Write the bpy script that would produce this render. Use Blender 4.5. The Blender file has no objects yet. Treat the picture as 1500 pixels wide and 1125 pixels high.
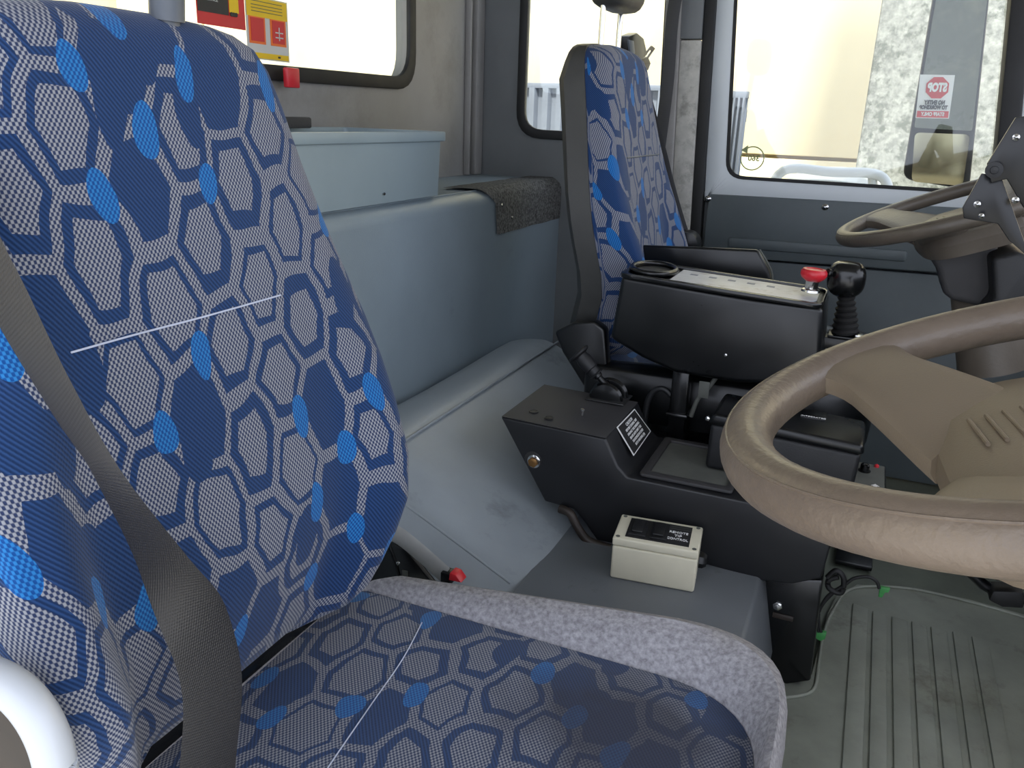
import bpy, bmesh, math, random
from mathutils import Vector as V, Matrix, noise
random.seed(4)
S = bpy.context.scene
COL = S.collection
# ------------------------------------------------------------------ camera
CX = V((0.9174019, 0.39644701, 0.03469171))      # camera right in world axes
CD = V((0.1527954, -0.27039859, -0.95054625))    # camera down
CF = V((-0.36746063, 0.87733367, -0.30863946))   # camera forward
FPX = 1209.0
CAM = V((0, 0, 1.08))
cd = bpy.data.cameras.new('camera'); co = bpy.data.objects.new('camera', cd); COL.objects.link(co)
_f = CF.normalized(); _r = (CX - CX.dot(_f) * _f).normalized(); _u = _r.cross(_f)
co.matrix_world = Matrix(((_r.x, _u.x, -_f.x, 0), (_r.y, _u.y, -_f.y, 0), (_r.z, _u.z, -_f.z, 1.08), (0, 0, 0, 1)))
cd.sensor_fit = 'HORIZONTAL'; cd.sensor_width = 36; cd.lens = 36 * FPX / 1500; cd.clip_start = .02
S.camera = co
# ------------------------------------------------------------------ light
w = bpy.data.worlds.new('sky'); S.world = w; w.use_nodes = True
bg = w.node_tree.nodes['Background']; bg.inputs[0].default_value = (.87, .93, 1.08, 1); bg.inputs[1].default_value = 1.0
sd = bpy.data.lights.new('sun', 'SUN'); sd.energy = 4.0; sd.angle = .1; sd.color = (1, .95, .86)
so = bpy.data.objects.new('sun', sd); COL.objects.link(so)
so.rotation_euler = V((-.12, .5, -.86)).to_track_quat('-Z', 'Y').to_euler()
S.view_settings.view_transform = 'Standard'; S.view_settings.look = 'None'
S.view_settings.exposure = 1.27; S.view_settings.gamma = 1.0; S.view_settings.use_curve_mapping = False
for a, v in (('max_bounces', 10), ('diffuse_bounces', 6), ('transparent_max_bounces', 12)):
    setattr(S.cycles, a, v)

# ------------------------------------------------------------------ helpers
def ray(px, py):
    return (px - 750) * CX + (py - 562.5) * CD + FPX * CF
def at(px, py, ax, val):
    """where the sight line of a photo pixel meets the real plane axis = val"""
    r = ray(px, py); i = 'xyz'.index(ax); return CAM + r * ((val - CAM[i]) / r[i])
def atp(px, py, o, n):
    r = ray(px, py); return CAM + r * ((o - CAM).dot(n) / r.dot(n))
def lin(c):
    return tuple(((v / 255) / 12.92 if v / 255 <= .04045 else ((v / 255 + .055) / 1.055) ** 2.4) for v in c) + (1,)

class NT:
    def __init__(s, t): s.t = t
    def n(s, ty, ins=None, **kw):
        d = s.t.nodes.new(ty)
        for k, v in kw.items(): setattr(d, k, v)
        for k, v in (ins or {}).items():
            if isinstance(v, bpy.types.NodeSocket): s.t.links.new(v, d.inputs[k])
            else: d.inputs[k].default_value = v
        return d
    def m(s, op, a, b=None, c=None):
        i = {0: a}
        if b is not None: i[1] = b
        if c is not None: i[2] = c
        return s.n('ShaderNodeMath', i, operation=op).outputs[0]
    def vm(s, op, a, b=None):
        i = {0: a}
        if b is not None: i[1] = b
        return s.n('ShaderNodeVectorMath', i, operation=op)
    def mix(s, f, a, b):
        d = s.n('ShaderNodeMix', data_type='RGBA')
        for k, v in ((0, f), (6, a), (7, b)):
            if isinstance(v, bpy.types.NodeSocket): s.t.links.new(v, d.inputs[k])
            else: d.inputs[k].default_value = v
        return d.outputs[2]

def newmat(name):
    m = bpy.data.materials.new(name); m.use_nodes = True
    t = NT(m.node_tree); b = m.node_tree.nodes['Principled BSDF']
    return m, t, b
def plain(name, c, rough=.5, metal=0, var=.12, scale=14, bump=0, bscale=300, dirt=None, dscale=5, dlo=.55, dhi=.7, spec=.5, coat=0):
    m, t, b = newmat(name)
    co_ = t.n('ShaderNodeTexCoord').outputs['Object']
    nz = t.n('ShaderNodeTexNoise', {'Vector': co_, 'Scale': scale, 'Detail': 5, 'Roughness': .6}).outputs[0]
    l = lin(c); dk = tuple(v * (1 - var * 1.6) for v in l[:3]) + (1,); lt = tuple(min(1, v * (1 + var)) for v in l[:3]) + (1,)
    rp = t.n('ShaderNodeMapRange', {0: nz, 1: .3, 2: .7}).outputs[0]
    colr = t.mix(rp, dk, lt)
    if dirt:
        n2 = t.n('ShaderNodeTexNoise', {'Vector': co_, 'Scale': dscale, 'Detail': 7, 'Roughness': .7}).outputs[0]
        f = t.n('ShaderNodeMapRange', {0: n2, 1: dlo, 2: dhi}).outputs[0]
        colr = t.mix(f, colr, lin(dirt))
    t.t.links.new(colr, b.inputs['Base Color'])
    b.inputs['Metallic'].default_value = metal
    rr = t.n('ShaderNodeMapRange', {0: nz, 1: .3, 2: .7, 3: max(0, rough - .06), 4: min(1, rough + .06)}).outputs[0]
    t.t.links.new(rr, b.inputs['Roughness'])
    b.inputs['Specular IOR Level'].default_value = spec
    b.inputs['Coat Weight'].default_value = coat
    if bump:
        n3 = t.n('ShaderNodeTexNoise', {'Vector': co_, 'Scale': bscale, 'Detail': 3}).outputs[0]
        bp = t.n('ShaderNodeBump', {'Height': n3, 'Strength': bump, 'Distance': .001})
        t.t.links.new(bp.outputs[0], b.inputs['Normal'])
    return m

def fabric(name, stain=False, fade=1.0):
    m, t, b = newmat(name)
    uv = t.n('ShaderNodeUVMap').outputs[0]
    nz = t.n('ShaderNodeTexNoise', {'Vector': uv, 'Scale': 13, 'Detail': 1}).outputs['Color']
    wob = t.vm('MULTIPLY', t.vm('SUBTRACT', nz, (.5, .5, .5)).outputs[0], (.42, .42, 0)).outputs[0]
    P = t.vm('ADD', t.vm('MULTIPLY', uv, (15.0, 10.4, 0)).outputs[0], wob).outputs[0]
    def hexg(P, off):
        s = (1.732, 1, 1); h = (.866, .5, .5)
        P = t.vm('ADD', P, off).outputs[0]
        a = t.vm('SUBTRACT', t.vm('MODULO', t.vm('ADD', P, (173.2, 100, 0)).outputs[0], s).outputs[0], h).outputs[0]
        c = t.vm('SUBTRACT', t.vm('MODULO', t.vm('ADD', P, (173.2 - .866, 99.5, 0)).outputs[0], s).outputs[0], h).outputs[0]
        a = t.vm('MULTIPLY', a, (1, 1, 0)).outputs[0]; c = t.vm('MULTIPLY', c, (1, 1, 0)).outputs[0]
        la = t.vm('LENGTH', a).outputs[1]; lc = t.vm('LENGTH', c).outputs[1]
        sel = t.m('LESS_THAN', la, lc)
        mx = t.n('ShaderNodeMix', {0: sel}, data_type='VECTOR'); t.t.links.new(c, mx.inputs[4]); t.t.links.new(a, mx.inputs[5])
        g = mx.outputs[1]
        idn = t.vm('SNAP', t.vm('ADD', t.vm('SUBTRACT', P, g).outputs[0], (.1, .1, 0)).outputs[0], (.433, .25, 1)).outputs[0]
        wn = t.n('ShaderNodeTexWhiteNoise', {'Vector': idn}, noise_dimensions='2D')
        return g, wn.outputs['Value'], wn.outputs['Color']
    g, r1, rc = hexg(P, (0, 0, 0))
    ab = t.vm('ABSOLUTE', g).outputs[0]
    sp = t.n('ShaderNodeSeparateXYZ', {0: ab})
    hd = t.m('MAXIMUM', sp.outputs[1], t.m('ADD', t.m('MULTIPLY', sp.outputs[0], .866), t.m('MULTIPLY', sp.outputs[1], .5)))
    rs = t.n('ShaderNodeSeparateColor', {0: rc})
    inner = t.m('LESS_THAN', hd, t.m('ADD', .29, t.m('MULTIPLY', rs.outputs[1], .07)))
    outer = t.m('LESS_THAN', hd, t.m('ADD', .395, t.m('MULTIPLY', rs.outputs[2], .06)))
    filled = t.m('LESS_THAN', r1, .34)
    # a second, larger scatter of dark blue blobs
    g3, r3, _c = hexg(t.vm('MULTIPLY', P, (1.35, 1.0, 1)).outputs[0], (.55, .31, 0))
    l3 = t.vm('LENGTH', g3).outputs[1]
    blob = t.m('MULTIPLY', t.m('LESS_THAN', l3, .34), t.m('LESS_THAN', r3, .26))
    gray = t.m('SUBTRACT', 1, t.m('SUBTRACT', outer, t.m('MULTIPLY', inner, t.m('SUBTRACT', 1, filled))))
    gray = t.m('MULTIPLY', gray, t.m('SUBTRACT', 1, blob))
    g2, r2, _c = hexg(P, (.58, .02, 0))
    l2 = t.vm('LENGTH', t.vm('MULTIPLY', g2, (1, .85, 0)).outputs[0]).outputs[1]
    dot = t.m('MULTIPLY', t.m('LESS_THAN', l2, .185), t.m('LESS_THAN', r2, .4))
    # weave
    k = 2 * math.pi / .0044
    s0 = t.n('ShaderNodeSeparateXYZ', {0: uv}); u_, v_ = s0.outputs[0], s0.outputs[1]
    sa = t.m('SINE', t.m('MULTIPLY', t.m('ADD', u_, t.m('MULTIPLY', v_, .75)), k))
    sb = t.m('SINE', t.m('MULTIPLY', t.m('SUBTRACT', u_, t.m('MULTIPLY', v_, .75)), k))
    dots = t.n('ShaderNodeMapRange', {0: t.m('ADD', sa, sb), 1: -.6, 2: .8}).outputs[0]
    rib = t.n('ShaderNodeMapRange', {0: sa, 1: -.8, 2: .9}).outputs[0]
    cg = t.mix(dots, lin((42, 54, 86)), lin((150, 152, 158)))
    cb = t.mix(rib, lin((16, 42, 80)), lin((38, 68, 114)))
    cc = t.mix(dots, lin((12, 72, 138)), lin((42, 120, 184)))
    c = t.mix(gray, cb, cg); c = t.mix(dot, c, cc)
    if fade != 1:
        c = t.mix(1 - fade, c, lin((120, 130, 150)))
    if stain:
        ob = t.n('ShaderNodeTexCoord').outputs['Object']
        dv = t.vm('SUBTRACT', uv, (-.15, .72, 0)).outputs[0]
        ln = t.vm('LENGTH', t.vm('MULTIPLY', dv, (1, 1.25, 0)).outputs[0]).outputs[1]
        n5 = t.n('ShaderNodeTexNoise', {'Vector': ob, 'Scale': 22, 'Detail': 6}).outputs[0]
        f = t.n('ShaderNodeMapRange', {0: t.m('ADD', ln, t.m('MULTIPLY', n5, .14)), 1: .25, 2: .13, 3: 0, 4: .8}).outputs[0]
        c = t.mix(f, c, lin((48, 50, 62)))
    t.t.links.new(c, b.inputs['Base Color']); b.inputs['Roughness'].default_value = .85
    b.inputs['Sheen Weight'].default_value = .15; b.inputs['Specular IOR Level'].default_value = .2
    bp = t.n('ShaderNodeBump', {'Height': t.m('MAXIMUM', dots, rib), 'Strength': .35, 'Distance': .0008})
    t.t.links.new(bp.outputs[0], b.inputs['Normal'])
    return m
def glassmat(name, tint=(.93, .96, .95), refl=.05):
    m, t, b = newmat(name)
    t.t.nodes.remove(b); out = t.t.nodes['Material Output']
    tr = t.n('ShaderNodeBsdfTransparent', {0: tint + (1,)}); gl = t.n('ShaderNodeBsdfGlossy', {'Roughness': .02})
    mx = t.n('ShaderNodeMixShader', {0: refl, 1: tr.outputs[0], 2: gl.outputs[0]})
    t.t.links.new(mx.outputs[0], out.inputs[0]); return m
def webbing(name, c, vax=True):
    m, t, b = newmat(name)
    uv = t.n('ShaderNodeUVMap').outputs[0]; s = t.n('ShaderNodeSeparateXYZ', {0: uv})
    a = t.m('SINE', t.m('MULTIPLY', s.outputs[1], 2200)); c2 = t.m('SINE', t.m('MULTIPLY', t.m('ADD', s.outputs[0], t.m('MULTIPLY', s.outputs[1], .4)), 3300))
    h = t.m('ADD', t.m('MULTIPLY', a, .5), t.m('MULTIPLY', c2, .5))
    f = t.n('ShaderNodeMapRange', {0: h, 1: -1, 2: 1}).outputs[0]
    l = lin(c)
    t.t.links.new(t.mix(f, tuple(v * .55 for v in l[:3]) + (1,), tuple(v * 1.35 for v in l[:3]) + (1,)), b.inputs['Base Color'])
    b.inputs['Roughness'].default_value = .42
    bp = t.n('ShaderNodeBump', {'Height': f, 'Strength': .4, 'Distance': .0006}); t.t.links.new(bp.outputs[0], b.inputs['Normal'])
    return m

VINYL = dict(bump=.25, bscale=420)
M = dict(
    fabric=fabric('seat_fabric'), fabric_c=fabric('cushion_fabric', stain=True, fade=.9),
    welt=plain('grey_seat_fabric', (168, 166, 170), .9, var=.26, scale=170, bump=.7, bscale=700, spec=.2),
    hump=plain('engine_cover_vinyl', (150, 158, 163), .4, var=.06, scale=6, dirt=(92, 98, 100), dscale=4, dlo=.58, dhi=.8, **VINYL),
    bunk=plain('bunk_vinyl', (138, 152, 160), .42, var=.06, scale=5, dirt=(104, 116, 122), dscale=3, dlo=.6, dhi=.8, **VINYL),
    step=plain('step_vinyl', (112, 116, 120), .5, var=.06, scale=8, dirt=(80, 80, 80), dscale=9, dlo=.6, dhi=.75, **VINYL),
    wall=plain('cab_trim_grey', (148, 146, 143), .55, var=.08, scale=4, dirt=(120, 117, 112), dscale=3.5, dlo=.5, dhi=.75, **VINYL),
    wall_d=plain('cab_trim_dark', (112, 115, 116), .55, var=.08, scale=5, **VINYL),
    bin=plain('grey_plastic_bin', (146, 162, 168), .45, var=.04, scale=7),
    carpet=plain('grey_carpet', (112, 112, 110), .95, var=.5, scale=160, bump=1, bscale=500, spec=.1),
    black=plain('black_plastic', (26, 27, 29), .5, var=.15, scale=18, bump=.4, bscale=900),
    black_d=plain('dusty_black_plastic', (62, 61, 62), .62, var=.14, scale=9, bump=.4, bscale=900),
    conblk=plain('console_black', (25, 26, 29), .42, var=.12, scale=10),
    gloss=plain('gloss_black', (16, 17, 18), .22, var=.1, scale=20),
    satin=plain('satin_black', (11, 13, 15), .32, var=.12, scale=10),
    shell=plain('seat_shell_grey', (62, 62, 60), .5, var=.08, scale=20, bump=.3, bscale=700),
    rubber=plain('black_rubber', (24, 24, 24), .6),
    mat=plain('floor_rubber', (150, 154, 142), .5, var=.14, scale=9, dirt=(66, 54, 44), dscale=6, dlo=.55, dhi=.8, bump=.2, bscale=300),
    floor=plain('floor_dark', (104, 110, 98), .7, var=.2, scale=9),
    tan=plain('tan_wheel_leather', (112, 100, 88), .38, var=.10, scale=11, dirt=(92, 84, 74), dscale=9, dlo=.55, dhi=.8, bump=.8, bscale=160),
    tan_h=plain('tan_wheel_hub', (118, 106, 90), .48, var=.06, scale=9, bump=.3, bscale=700),
    taupe=plain('worn_wheel_grey', (96, 88, 78), .42, var=.12, scale=9, bump=.5, bscale=200),
    cream=plain('cream_enclosure', (226, 220, 196), .5, var=.03, scale=20, dirt=(170, 150, 120), dscale=14, dlo=.66, dhi=.8),
    white=plain('white_paint', (196, 200, 204), .35, var=.02),
    paint=plain('door_paint', (206, 212, 214), .35, var=.03, scale=5),
    panel=plain('door_card', (90, 98, 100), .5, var=.08, scale=6, **VINYL),
    chrome=plain('chrome', (200, 200, 198), .18, metal=1, var=.02),
    brass=plain('rusty_bolt', (140, 104, 62), .45, metal=.8, var=.3, scale=60),
    red=plain('red_plastic', (206, 40, 52), .35, var=.05),
    red_b=plain('red_print', (206, 52, 52), .5, var=.03), yellow=plain('yellow_print', (236, 196, 30), .5, var=.03),
    orange=plain('orange_print', (240, 120, 50), .5, var=.03), wprint=plain('white_print', (238, 238, 236), .5, var=.02),
    kprint=plain('black_print', (40, 40, 40), .5, var=.05), lgrey=plain('pale_print', (205, 206, 200), .5, var=.03),
    plate=plain('worn_silver_label', (206, 208, 210), .35, var=.1, scale=30, dirt=(120, 100, 80), dscale=18, dlo=.55, dhi=.75),
    yard=plain('cream_concrete_panel', (236, 224, 190), .9, var=.05, scale=.8, dirt=(226, 206, 164), dscale=.5, dlo=.5, dhi=.8),
    conc=plain('weathered_concrete', (150, 150, 142), .95, var=.3, scale=34, dirt=(100, 102, 92), dscale=14, dlo=.5, dhi=.6),
    ground=plain('yard_ground', (172, 172, 170), .95, var=.1, scale=1),
    steel=plain('fence_steel', (128, 134, 146), .5, var=.1, scale=3),
    mirror=plain('painted_reflection_mirror', (112, 116, 106), .3, var=.1, scale=8, dirt=(150, 150, 130), dscale=7, dlo=.5, dhi=.8),  # grey-green blotches paint the reflected concrete wall into the glass colour
    mirror2=plain('convex_mirror', (176, 164, 134), .12, metal=.75, var=.1, scale=12),  # cream tone stands for the bright yard reflected in it
    sleeve=plain('grey_sleeve', (92, 98, 106), .4), green=plain('green_connector', (70, 150, 80), .5),
    glass=glassmat('glass'), web=webbing('belt_webbing', (40, 39, 40)), web_d=webbing('old_belt_webbing', (46, 46, 48)),
    stitch=plain('white_thread', (196, 204, 224), .7, var=.1), dust=plain('dusty_tray', (96, 98, 92), .7, var=.14, scale=20),
    pillar=plain('pillar_vinyl', (186, 184, 176), .6, var=.12, scale=30, dirt=(140, 138, 130), dscale=26, dlo=.5, dhi=.7, bump=.4, bscale=500),
    hose=plain('brown_hose', (48, 40, 34), .5, var=.3, scale=30), tancloth=plain('tan_board', (206, 176, 140), .8, var=.1, scale=6),
)

def link(name, me, mat, parent=None, smooth=True, label=None, cat=None, group=None, kind=None):
    """me in world coordinates -> object with its own origin"""
    o = bpy.data.objects.new(name, me)
    if parent is None:
        xs = [v.co for v in me.vertices]
        lo = V((min(c.x for c in xs), min(c.y for c in xs), min(c.z for c in xs))); hi = V((max(c.x for c in xs), max(c.y for c in xs), max(c.z for c in xs)))
        org = (lo + hi) / 2; org.z = lo.z
        me.transform(Matrix.Translation(-org)); o.location = org
    else:
        wp = V((0, 0, 0)); p = parent
        while p: wp += p.location; p = p.parent
        me.transform(Matrix.Translation(-wp)); o.parent = parent
    COL.objects.link(o)
    if mat is not None:
        for mm in (mat if isinstance(mat, (list, tuple)) else [mat]): me.materials.append(mm)
    if smooth:
        for p in me.polygons: p.use_smooth = True
        me.update()
        try: me.set_sharp_from_angle(angle=math.radians(38))
        except Exception: pass
    tag(o, label, cat, group, kind); return o
def tag(o, label=None, cat=None, group=None, kind=None):
    for k, v in (('label', label), ('category', cat), ('group', group), ('kind', kind)):
        if v: o[k] = v
    return o
def thing(name, loc, label, cat, group=None, kind=None):
    o = bpy.data.objects.new(name, None); o.location = loc; o.empty_display_size = .05; COL.objects.link(o)
    return tag(o, label, cat, group, kind)
def finish(bm, bev=0, seg=2, ang=30):
    bmesh.ops.remove_doubles(bm, verts=bm.verts, dist=1e-6)
    bmesh.ops.recalc_face_normals(bm, faces=bm.faces)
    if bev:
        es = [e for e in bm.edges if len(e.link_faces) == 2 and e.calc_face_angle(0) > math.radians(ang)]
        bmesh.ops.bevel(bm, geom=es, offset=bev, segments=seg, profile=.5, affect='EDGES', clamp_overlap=True)
    me = bpy.data.meshes.new('m'); bm.to_mesh(me); bm.free(); return me
def prism_bm(poly, d):
    """poly: list of 3-D points (planar), d: extrusion vector"""
    bm = bmesh.new(); d = V(d)
    a = [bm.verts.new(V(p)) for p in poly]; b = [bm.verts.new(V(p) + d) for p in poly]; n = len(a)
    bm.faces.new(a); bm.faces.new(b[::-1])
    for i in range(n): bm.faces.new((a[i], b[i], b[(i + 1) % n], a[(i + 1) % n]))
    return bm
def prism(name, poly, d, mat, parent=None, bev=.003, seg=2, **kw):
    return link(name, finish(prism_bm(poly, d), bev, seg), mat, parent, **kw)
def box(name, lo, hi, mat, parent=None, bev=.003, seg=2, **kw):
    lo = V(lo); hi = V(hi)
    return prism(name, [lo, (hi.x, lo.y, lo.z), (hi.x, hi.y, lo.z), (lo.x, hi.y, lo.z)], (0, 0, hi.z - lo.z), mat, parent, bev, seg, **kw)
def catmull(pts, n=8, closed=False):
    pts = [V(p) for p in pts]; out = []; N = len(pts)
    for i in range(N if closed else N - 1):
        g = lambda k: pts[k % N] if closed else pts[max(0, min(N - 1, k))]
        p0, p1, p2, p3 = g(i - 1), g(i), g(i + 1), g(i + 2)
        for j in range(n):
            t = j / n
            out.append(.5 * ((2 * p1) + (p2 - p0) * t + (2 * p0 - 5 * p1 + 4 * p2 - p3) * t * t + (3 * p1 - p0 - 3 * p2 + p3) * t ** 3))
    if not closed: out.append(pts[-1])
    return out
def tube_bm(pts, r, n=10, closed=False, bm=None, up=V((0, 0, 1)), sx=1, sy=1):
    bm = bm or bmesh.new(); N = len(pts); rings = []
    for i, p in enumerate(pts):
        a = pts[(i - 1) % N] if (closed or i > 0) else p; b = pts[(i + 1) % N] if (closed or i < N - 1) else p
        t = (V(b) - V(a)).normalized(); u = t.cross(up)
        if u.length < 1e-3: u = t.cross(V((1, 0, 0)))
        u.normalize(); v = t.cross(u); rr = r[i] if isinstance(r, (list, tuple)) else r
        rings.append([bm.verts.new(V(p) + (u * math.cos(k * 2 * math.pi / n) * sx + v * math.sin(k * 2 * math.pi / n) * sy) * rr) for k in range(n)])
    for i in range(N if closed else N - 1):
        a, b = rings[i], rings[(i + 1) % N]
        for k in range(n): bm.faces.new((a[k], a[(k + 1) % n], b[(k + 1) % n], b[k]))
    if not closed: bm.faces.new(rings[0][::-1]); bm.faces.new(rings[-1])
    return bm
def tube(name, pts, r, mat, parent=None, n=10, closed=False, smoothn=0, **kw):
    if smoothn: pts = catmull(pts, smoothn, closed)
    return link(name, finish(tube_bm(pts, r, n, closed)), mat, parent, **kw)
def lathe_bm(prof, o, axis=(0, 0, 1), n=24, bm=None):
    """prof: (radius, height) list"""
    bm = bm or bmesh.new(); ax = V(axis).normalized(); u = ax.orthogonal().normalized(); v = ax.cross(u); o = V(o); R = []
    for r, h in prof:
        R.append([bm.verts.new(o + ax * h + (u * math.cos(2 * math.pi * k / n) + v * math.sin(2 * math.pi * k / n)) * max(r, 1e-5)) for k in range(n)])
    for a, b in zip(R, R[1:]):
        for k in range(n): bm.faces.new((a[k], a[(k + 1) % n], b[(k + 1) % n], b[k]))
    bm.faces.new(R[0][::-1]); bm.faces.new(R[-1]); return bm
def lathe(name, prof, o, axis, mat, parent=None, n=24, **kw):
    return link(name, finish(lathe_bm(prof, o, axis, n)), mat, parent, **kw)
def rpoly(c, rad, n=6):
    """rounded polygon loop of 3-D points"""
    out = []; N = len(c); c = [V(p) for p in c]
    rad = rad if isinstance(rad, (list, tuple)) else [rad] * N
    for i in range(N):
        p = c[i]; a = (c[i - 1] - p).normalized(); b = (c[(i + 1) % N] - p).normalized(); r = rad[i]
        q0 = p + a * r; q1 = p + b * r
        for k in range(n + 1):
            t = k / n; out.append((1 - t) ** 2 * q0 + 2 * t * (1 - t) * p + t * t * q1)
    return out
def frame(name, outer, inner, d, mat, parent=None, bev=.0, orad=0.0, irad=.05, n=6, **kw):
    """plate with a rounded hole; outer, inner: 4 corner points each, d: thickness vector"""
    bm = bmesh.new(); d = V(d); O = rpoly(outer, max(orad, 1e-4), n); I = rpoly(inner, irad, n)
    vo = [bm.verts.new(p) for p in O]; vi = [bm.verts.new(p) for p in I]
    vo2 = [bm.verts.new(p + d) for p in O]; vi2 = [bm.verts.new(p + d) for p in I]; N = len(O)
    for i in range(N):
        j = (i + 1) % N
        bm.faces.new((vo[i], vo[j], vi[j], vi[i])); bm.faces.new((vo2[j], vo2[i], vi2[i], vi2[j]))
        bm.faces.new((vi[i], vi[j], vi2[j], vi2[i])); bm.faces.new((vo[j], vo[i], vo2[i], vo2[j]))
    bmesh.ops.dissolve_degenerate(bm, dist=1e-5, edges=bm.edges)
    return link(name, finish(bm, bev), mat, parent, **kw)
def strap(name, pts, width, side, mat, parent=None, th=.0014, n=8, **kw):
    """flat webbing along pts, side: list or vector giving the width direction"""
    P = catmull(pts, n); sides = side if isinstance(side, list) else [side] * len(pts)
    Sd = catmull(sides, n); bm = bmesh.new(); uvl = bm.loops.layers.uv.new('UVMap'); R = []; L = 0; Ls = []
    for i, p in enumerate(P):
        if i: L += (p - P[i - 1]).length
        Ls.append(L); t = (P[min(i + 1, len(P) - 1)] - P[max(i - 1, 0)]).normalized(); s = V(Sd[i]); s = (s - t * s.dot(t)).normalized(); nn = s.cross(t)
        R.append([bm.verts.new(p + s * (q * width / 2) + nn * h) for q, h in ((-1, 0), (-.8, th * .5), (0, th * .5), (.8, th * .5), (1, 0), (.8, -th * .5), (0, -th * .5), (-.8, -th * .5))])
    us = (-.5, -.4, 0, .4, .5, .4, 0, -.4, -.5)
    for i in range(len(P) - 1):
        for k in range(8):
            f = bm.faces.new((R[i][k], R[i][(k + 1) % 8], R[i + 1][(k + 1) % 8], R[i + 1][k]))
            for lp, (uu, vv) in zip(f.loops, ((us[k], Ls[i]), (us[k + 1], Ls[i]), (us[k + 1], Ls[i + 1]), (us[k], Ls[i + 1]))): lp[uvl].uv = (uu * width, vv)
    bm.faces.new(R[0][::-1]); bm.faces.new(R[-1])
    return link(name, finish(bm), mat, parent, **kw)
def text(name, s, o, right, up, size, mat, parent=None, mirror=False, align='CENTER', ext=.0003, bold=0, fit=None, **kw):
    cu = bpy.data.curves.new('t', 'FONT'); cu.body = s; cu.size = size; cu.align_x = align; cu.align_y = 'CENTER'; cu.extrude = ext; cu.resolution_u = 3
    cu.offset = bold
    ob = bpy.data.objects.new('t', cu); COL.objects.link(ob); dg = bpy.context.evaluated_depsgraph_get(); dg.update()
    me = bpy.data.meshes.new_from_object(ob.evaluated_get(dg)); bpy.data.objects.remove(ob)
    r = V(right).normalized(); u = V(up); u = (u - r * u.dot(r)).normalized(); nn = r.cross(u)
    if fit:
        wx = max(v.co.x for v in me.vertices) - min(v.co.x for v in me.vertices); me.transform(Matrix.Diagonal((fit / wx, 1, 1, 1)))
    if mirror: r = -r
    me.transform(Matrix(((r.x, u.x, nn.x, o[0]), (r.y, u.y, nn.y, o[1]), (r.z, u.z, nn.z, o[2]), (0, 0, 0, 1))))
    me.materials.clear()
    return link(name, me, mat, parent, smooth=False, **kw)
def quad(p, dz): return [V(q) + V(dz) for q in p]

XR, XB, YN, YF, ZF, ZT, ZC = -1.15, -.87, .12, 2.4, .145, .905, 1.78
# ================================================================== outside
box('ground', (-14, -12, -1.35), (14, 16, -1.3), M['ground'], bev=0, kind='structure')
# cream tilt-up wall panels, built one by one, with open joints
yw = thing('wall_yard', (0, 7.4, -1.3), None, None, kind='structure')
for i in range(9):
    x0 = -12 + i * 2.6
    for z0, z1 in ((-1.3, .82), (.85, 5.5)):
        box('panel', (x0 + .015, 7.4, z0), (x0 + 2.585, 7.6, z1), M['yard'], yw, bev=.01)
yr = thing('wall_depot', (-8, 0, -1.3), None, None, kind='structure')
for i in range(7):
    y0 = -9 + i * 2.4
    box('panel', (-8.2, y0 + .012, -1.3), (-8, y0 + 2.388, 5.5), M['yard'], yr, bev=.01)
box('added_sun_blocker', (-6, -1.7, 3.2), (1.7, 3.2, 3.3), M['steel'], bev=0, kind='structure')  # unseen slab added overhead to keep the sun off the cab
box('backing', (-12, 7.56, -1.3), (12, 7.62, 5.5), M['yard'], yw, bev=0)
pl = at(1292, 0, 'y', 5.2); pr = at(1372, 0, 'y', 5.2)
box('concrete_pillar', (pl.x, 5.2, -1.3), (pr.x + .5, 5.7, 5), M['conc'], bev=.02, label='weathered grey concrete pillar outside the driver door window', cat='pillar')
def fence(name, xa, xb, y, zt, lab, n):
    r = thing(name, ((xa + xb) / 2, y, -1.3), lab, 'fence')
    for k in range(n):
        a = xa + (xb - xa) * k / n; b = xa + (xb - xa) * (k + 1) / n; wd = b - a
        prism('slat', [(a, y, -1.3), (a + wd * .15, y - .04, -1.3), (a + wd * .55, y - .04, -1.3), (a + wd * .7, y, -1.3), (b, y, -1.3), (b, y + .01, -1.3), (a, y + .01, -1.3)], (0, 0, zt + 1.3), M['steel'], r, bev=0)
    box('rail', (xa, y + .005, zt - .12), (xb, y + .03, zt - .06), M['steel'], r, bev=.002)
    box('rail', (xa, y - .035, zt - .004), (xb, y + .03, zt + .03), M['steel'], r, bev=.002)
q = at(1096, 143, 'y', 5.6)
a = at(775, 128, 'y', 5.6)
fence('corrugated_fence', a.x - 1.2, at(985, 140, 'y', 5.6).x, 5.6, a.z, 'blue grey corrugated fence seen through the rear side window', 22)
fence('corrugated_fence', at(1062, 140, 'y', 4.6).x, at(1096, 143, 'y', 4.6).x, 4.6, at(1096, 143, 'y', 4.6).z, 'narrow grey corrugated gate panel at left edge of the driver door window', 5)
# white ute rack below the window line
rk = thing('white_vehicle', at(1215, 300, 'y', 4.0) - V((0, 0, .6)), 'white vehicle with a tubular rack just below the driver door window', 'vehicle')
ra = [at(*p, 'y', 4.0) for p in ((1118, 300), (1148, 250), (1220, 252), (1288, 257), (1304, 290), (1310, 330))]
tube('rack_rail', ra, .022, M['white'], rk, smoothn=6)
tube('rack_post', [at(1278, 258, 'y', 4.02), at(1282, 330, 'y', 4.02)], .02, M['white'], rk)
hp = [at(*p, 'y', 4.05) for p in ((1110, 300), (1140, 268), (1180, 262), (1240, 265), (1280, 280), (1300, 320))]
prism('roof', catmull(hp, 4), (0, 1.4, 0), M['white'], rk, bev=.02)

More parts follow.
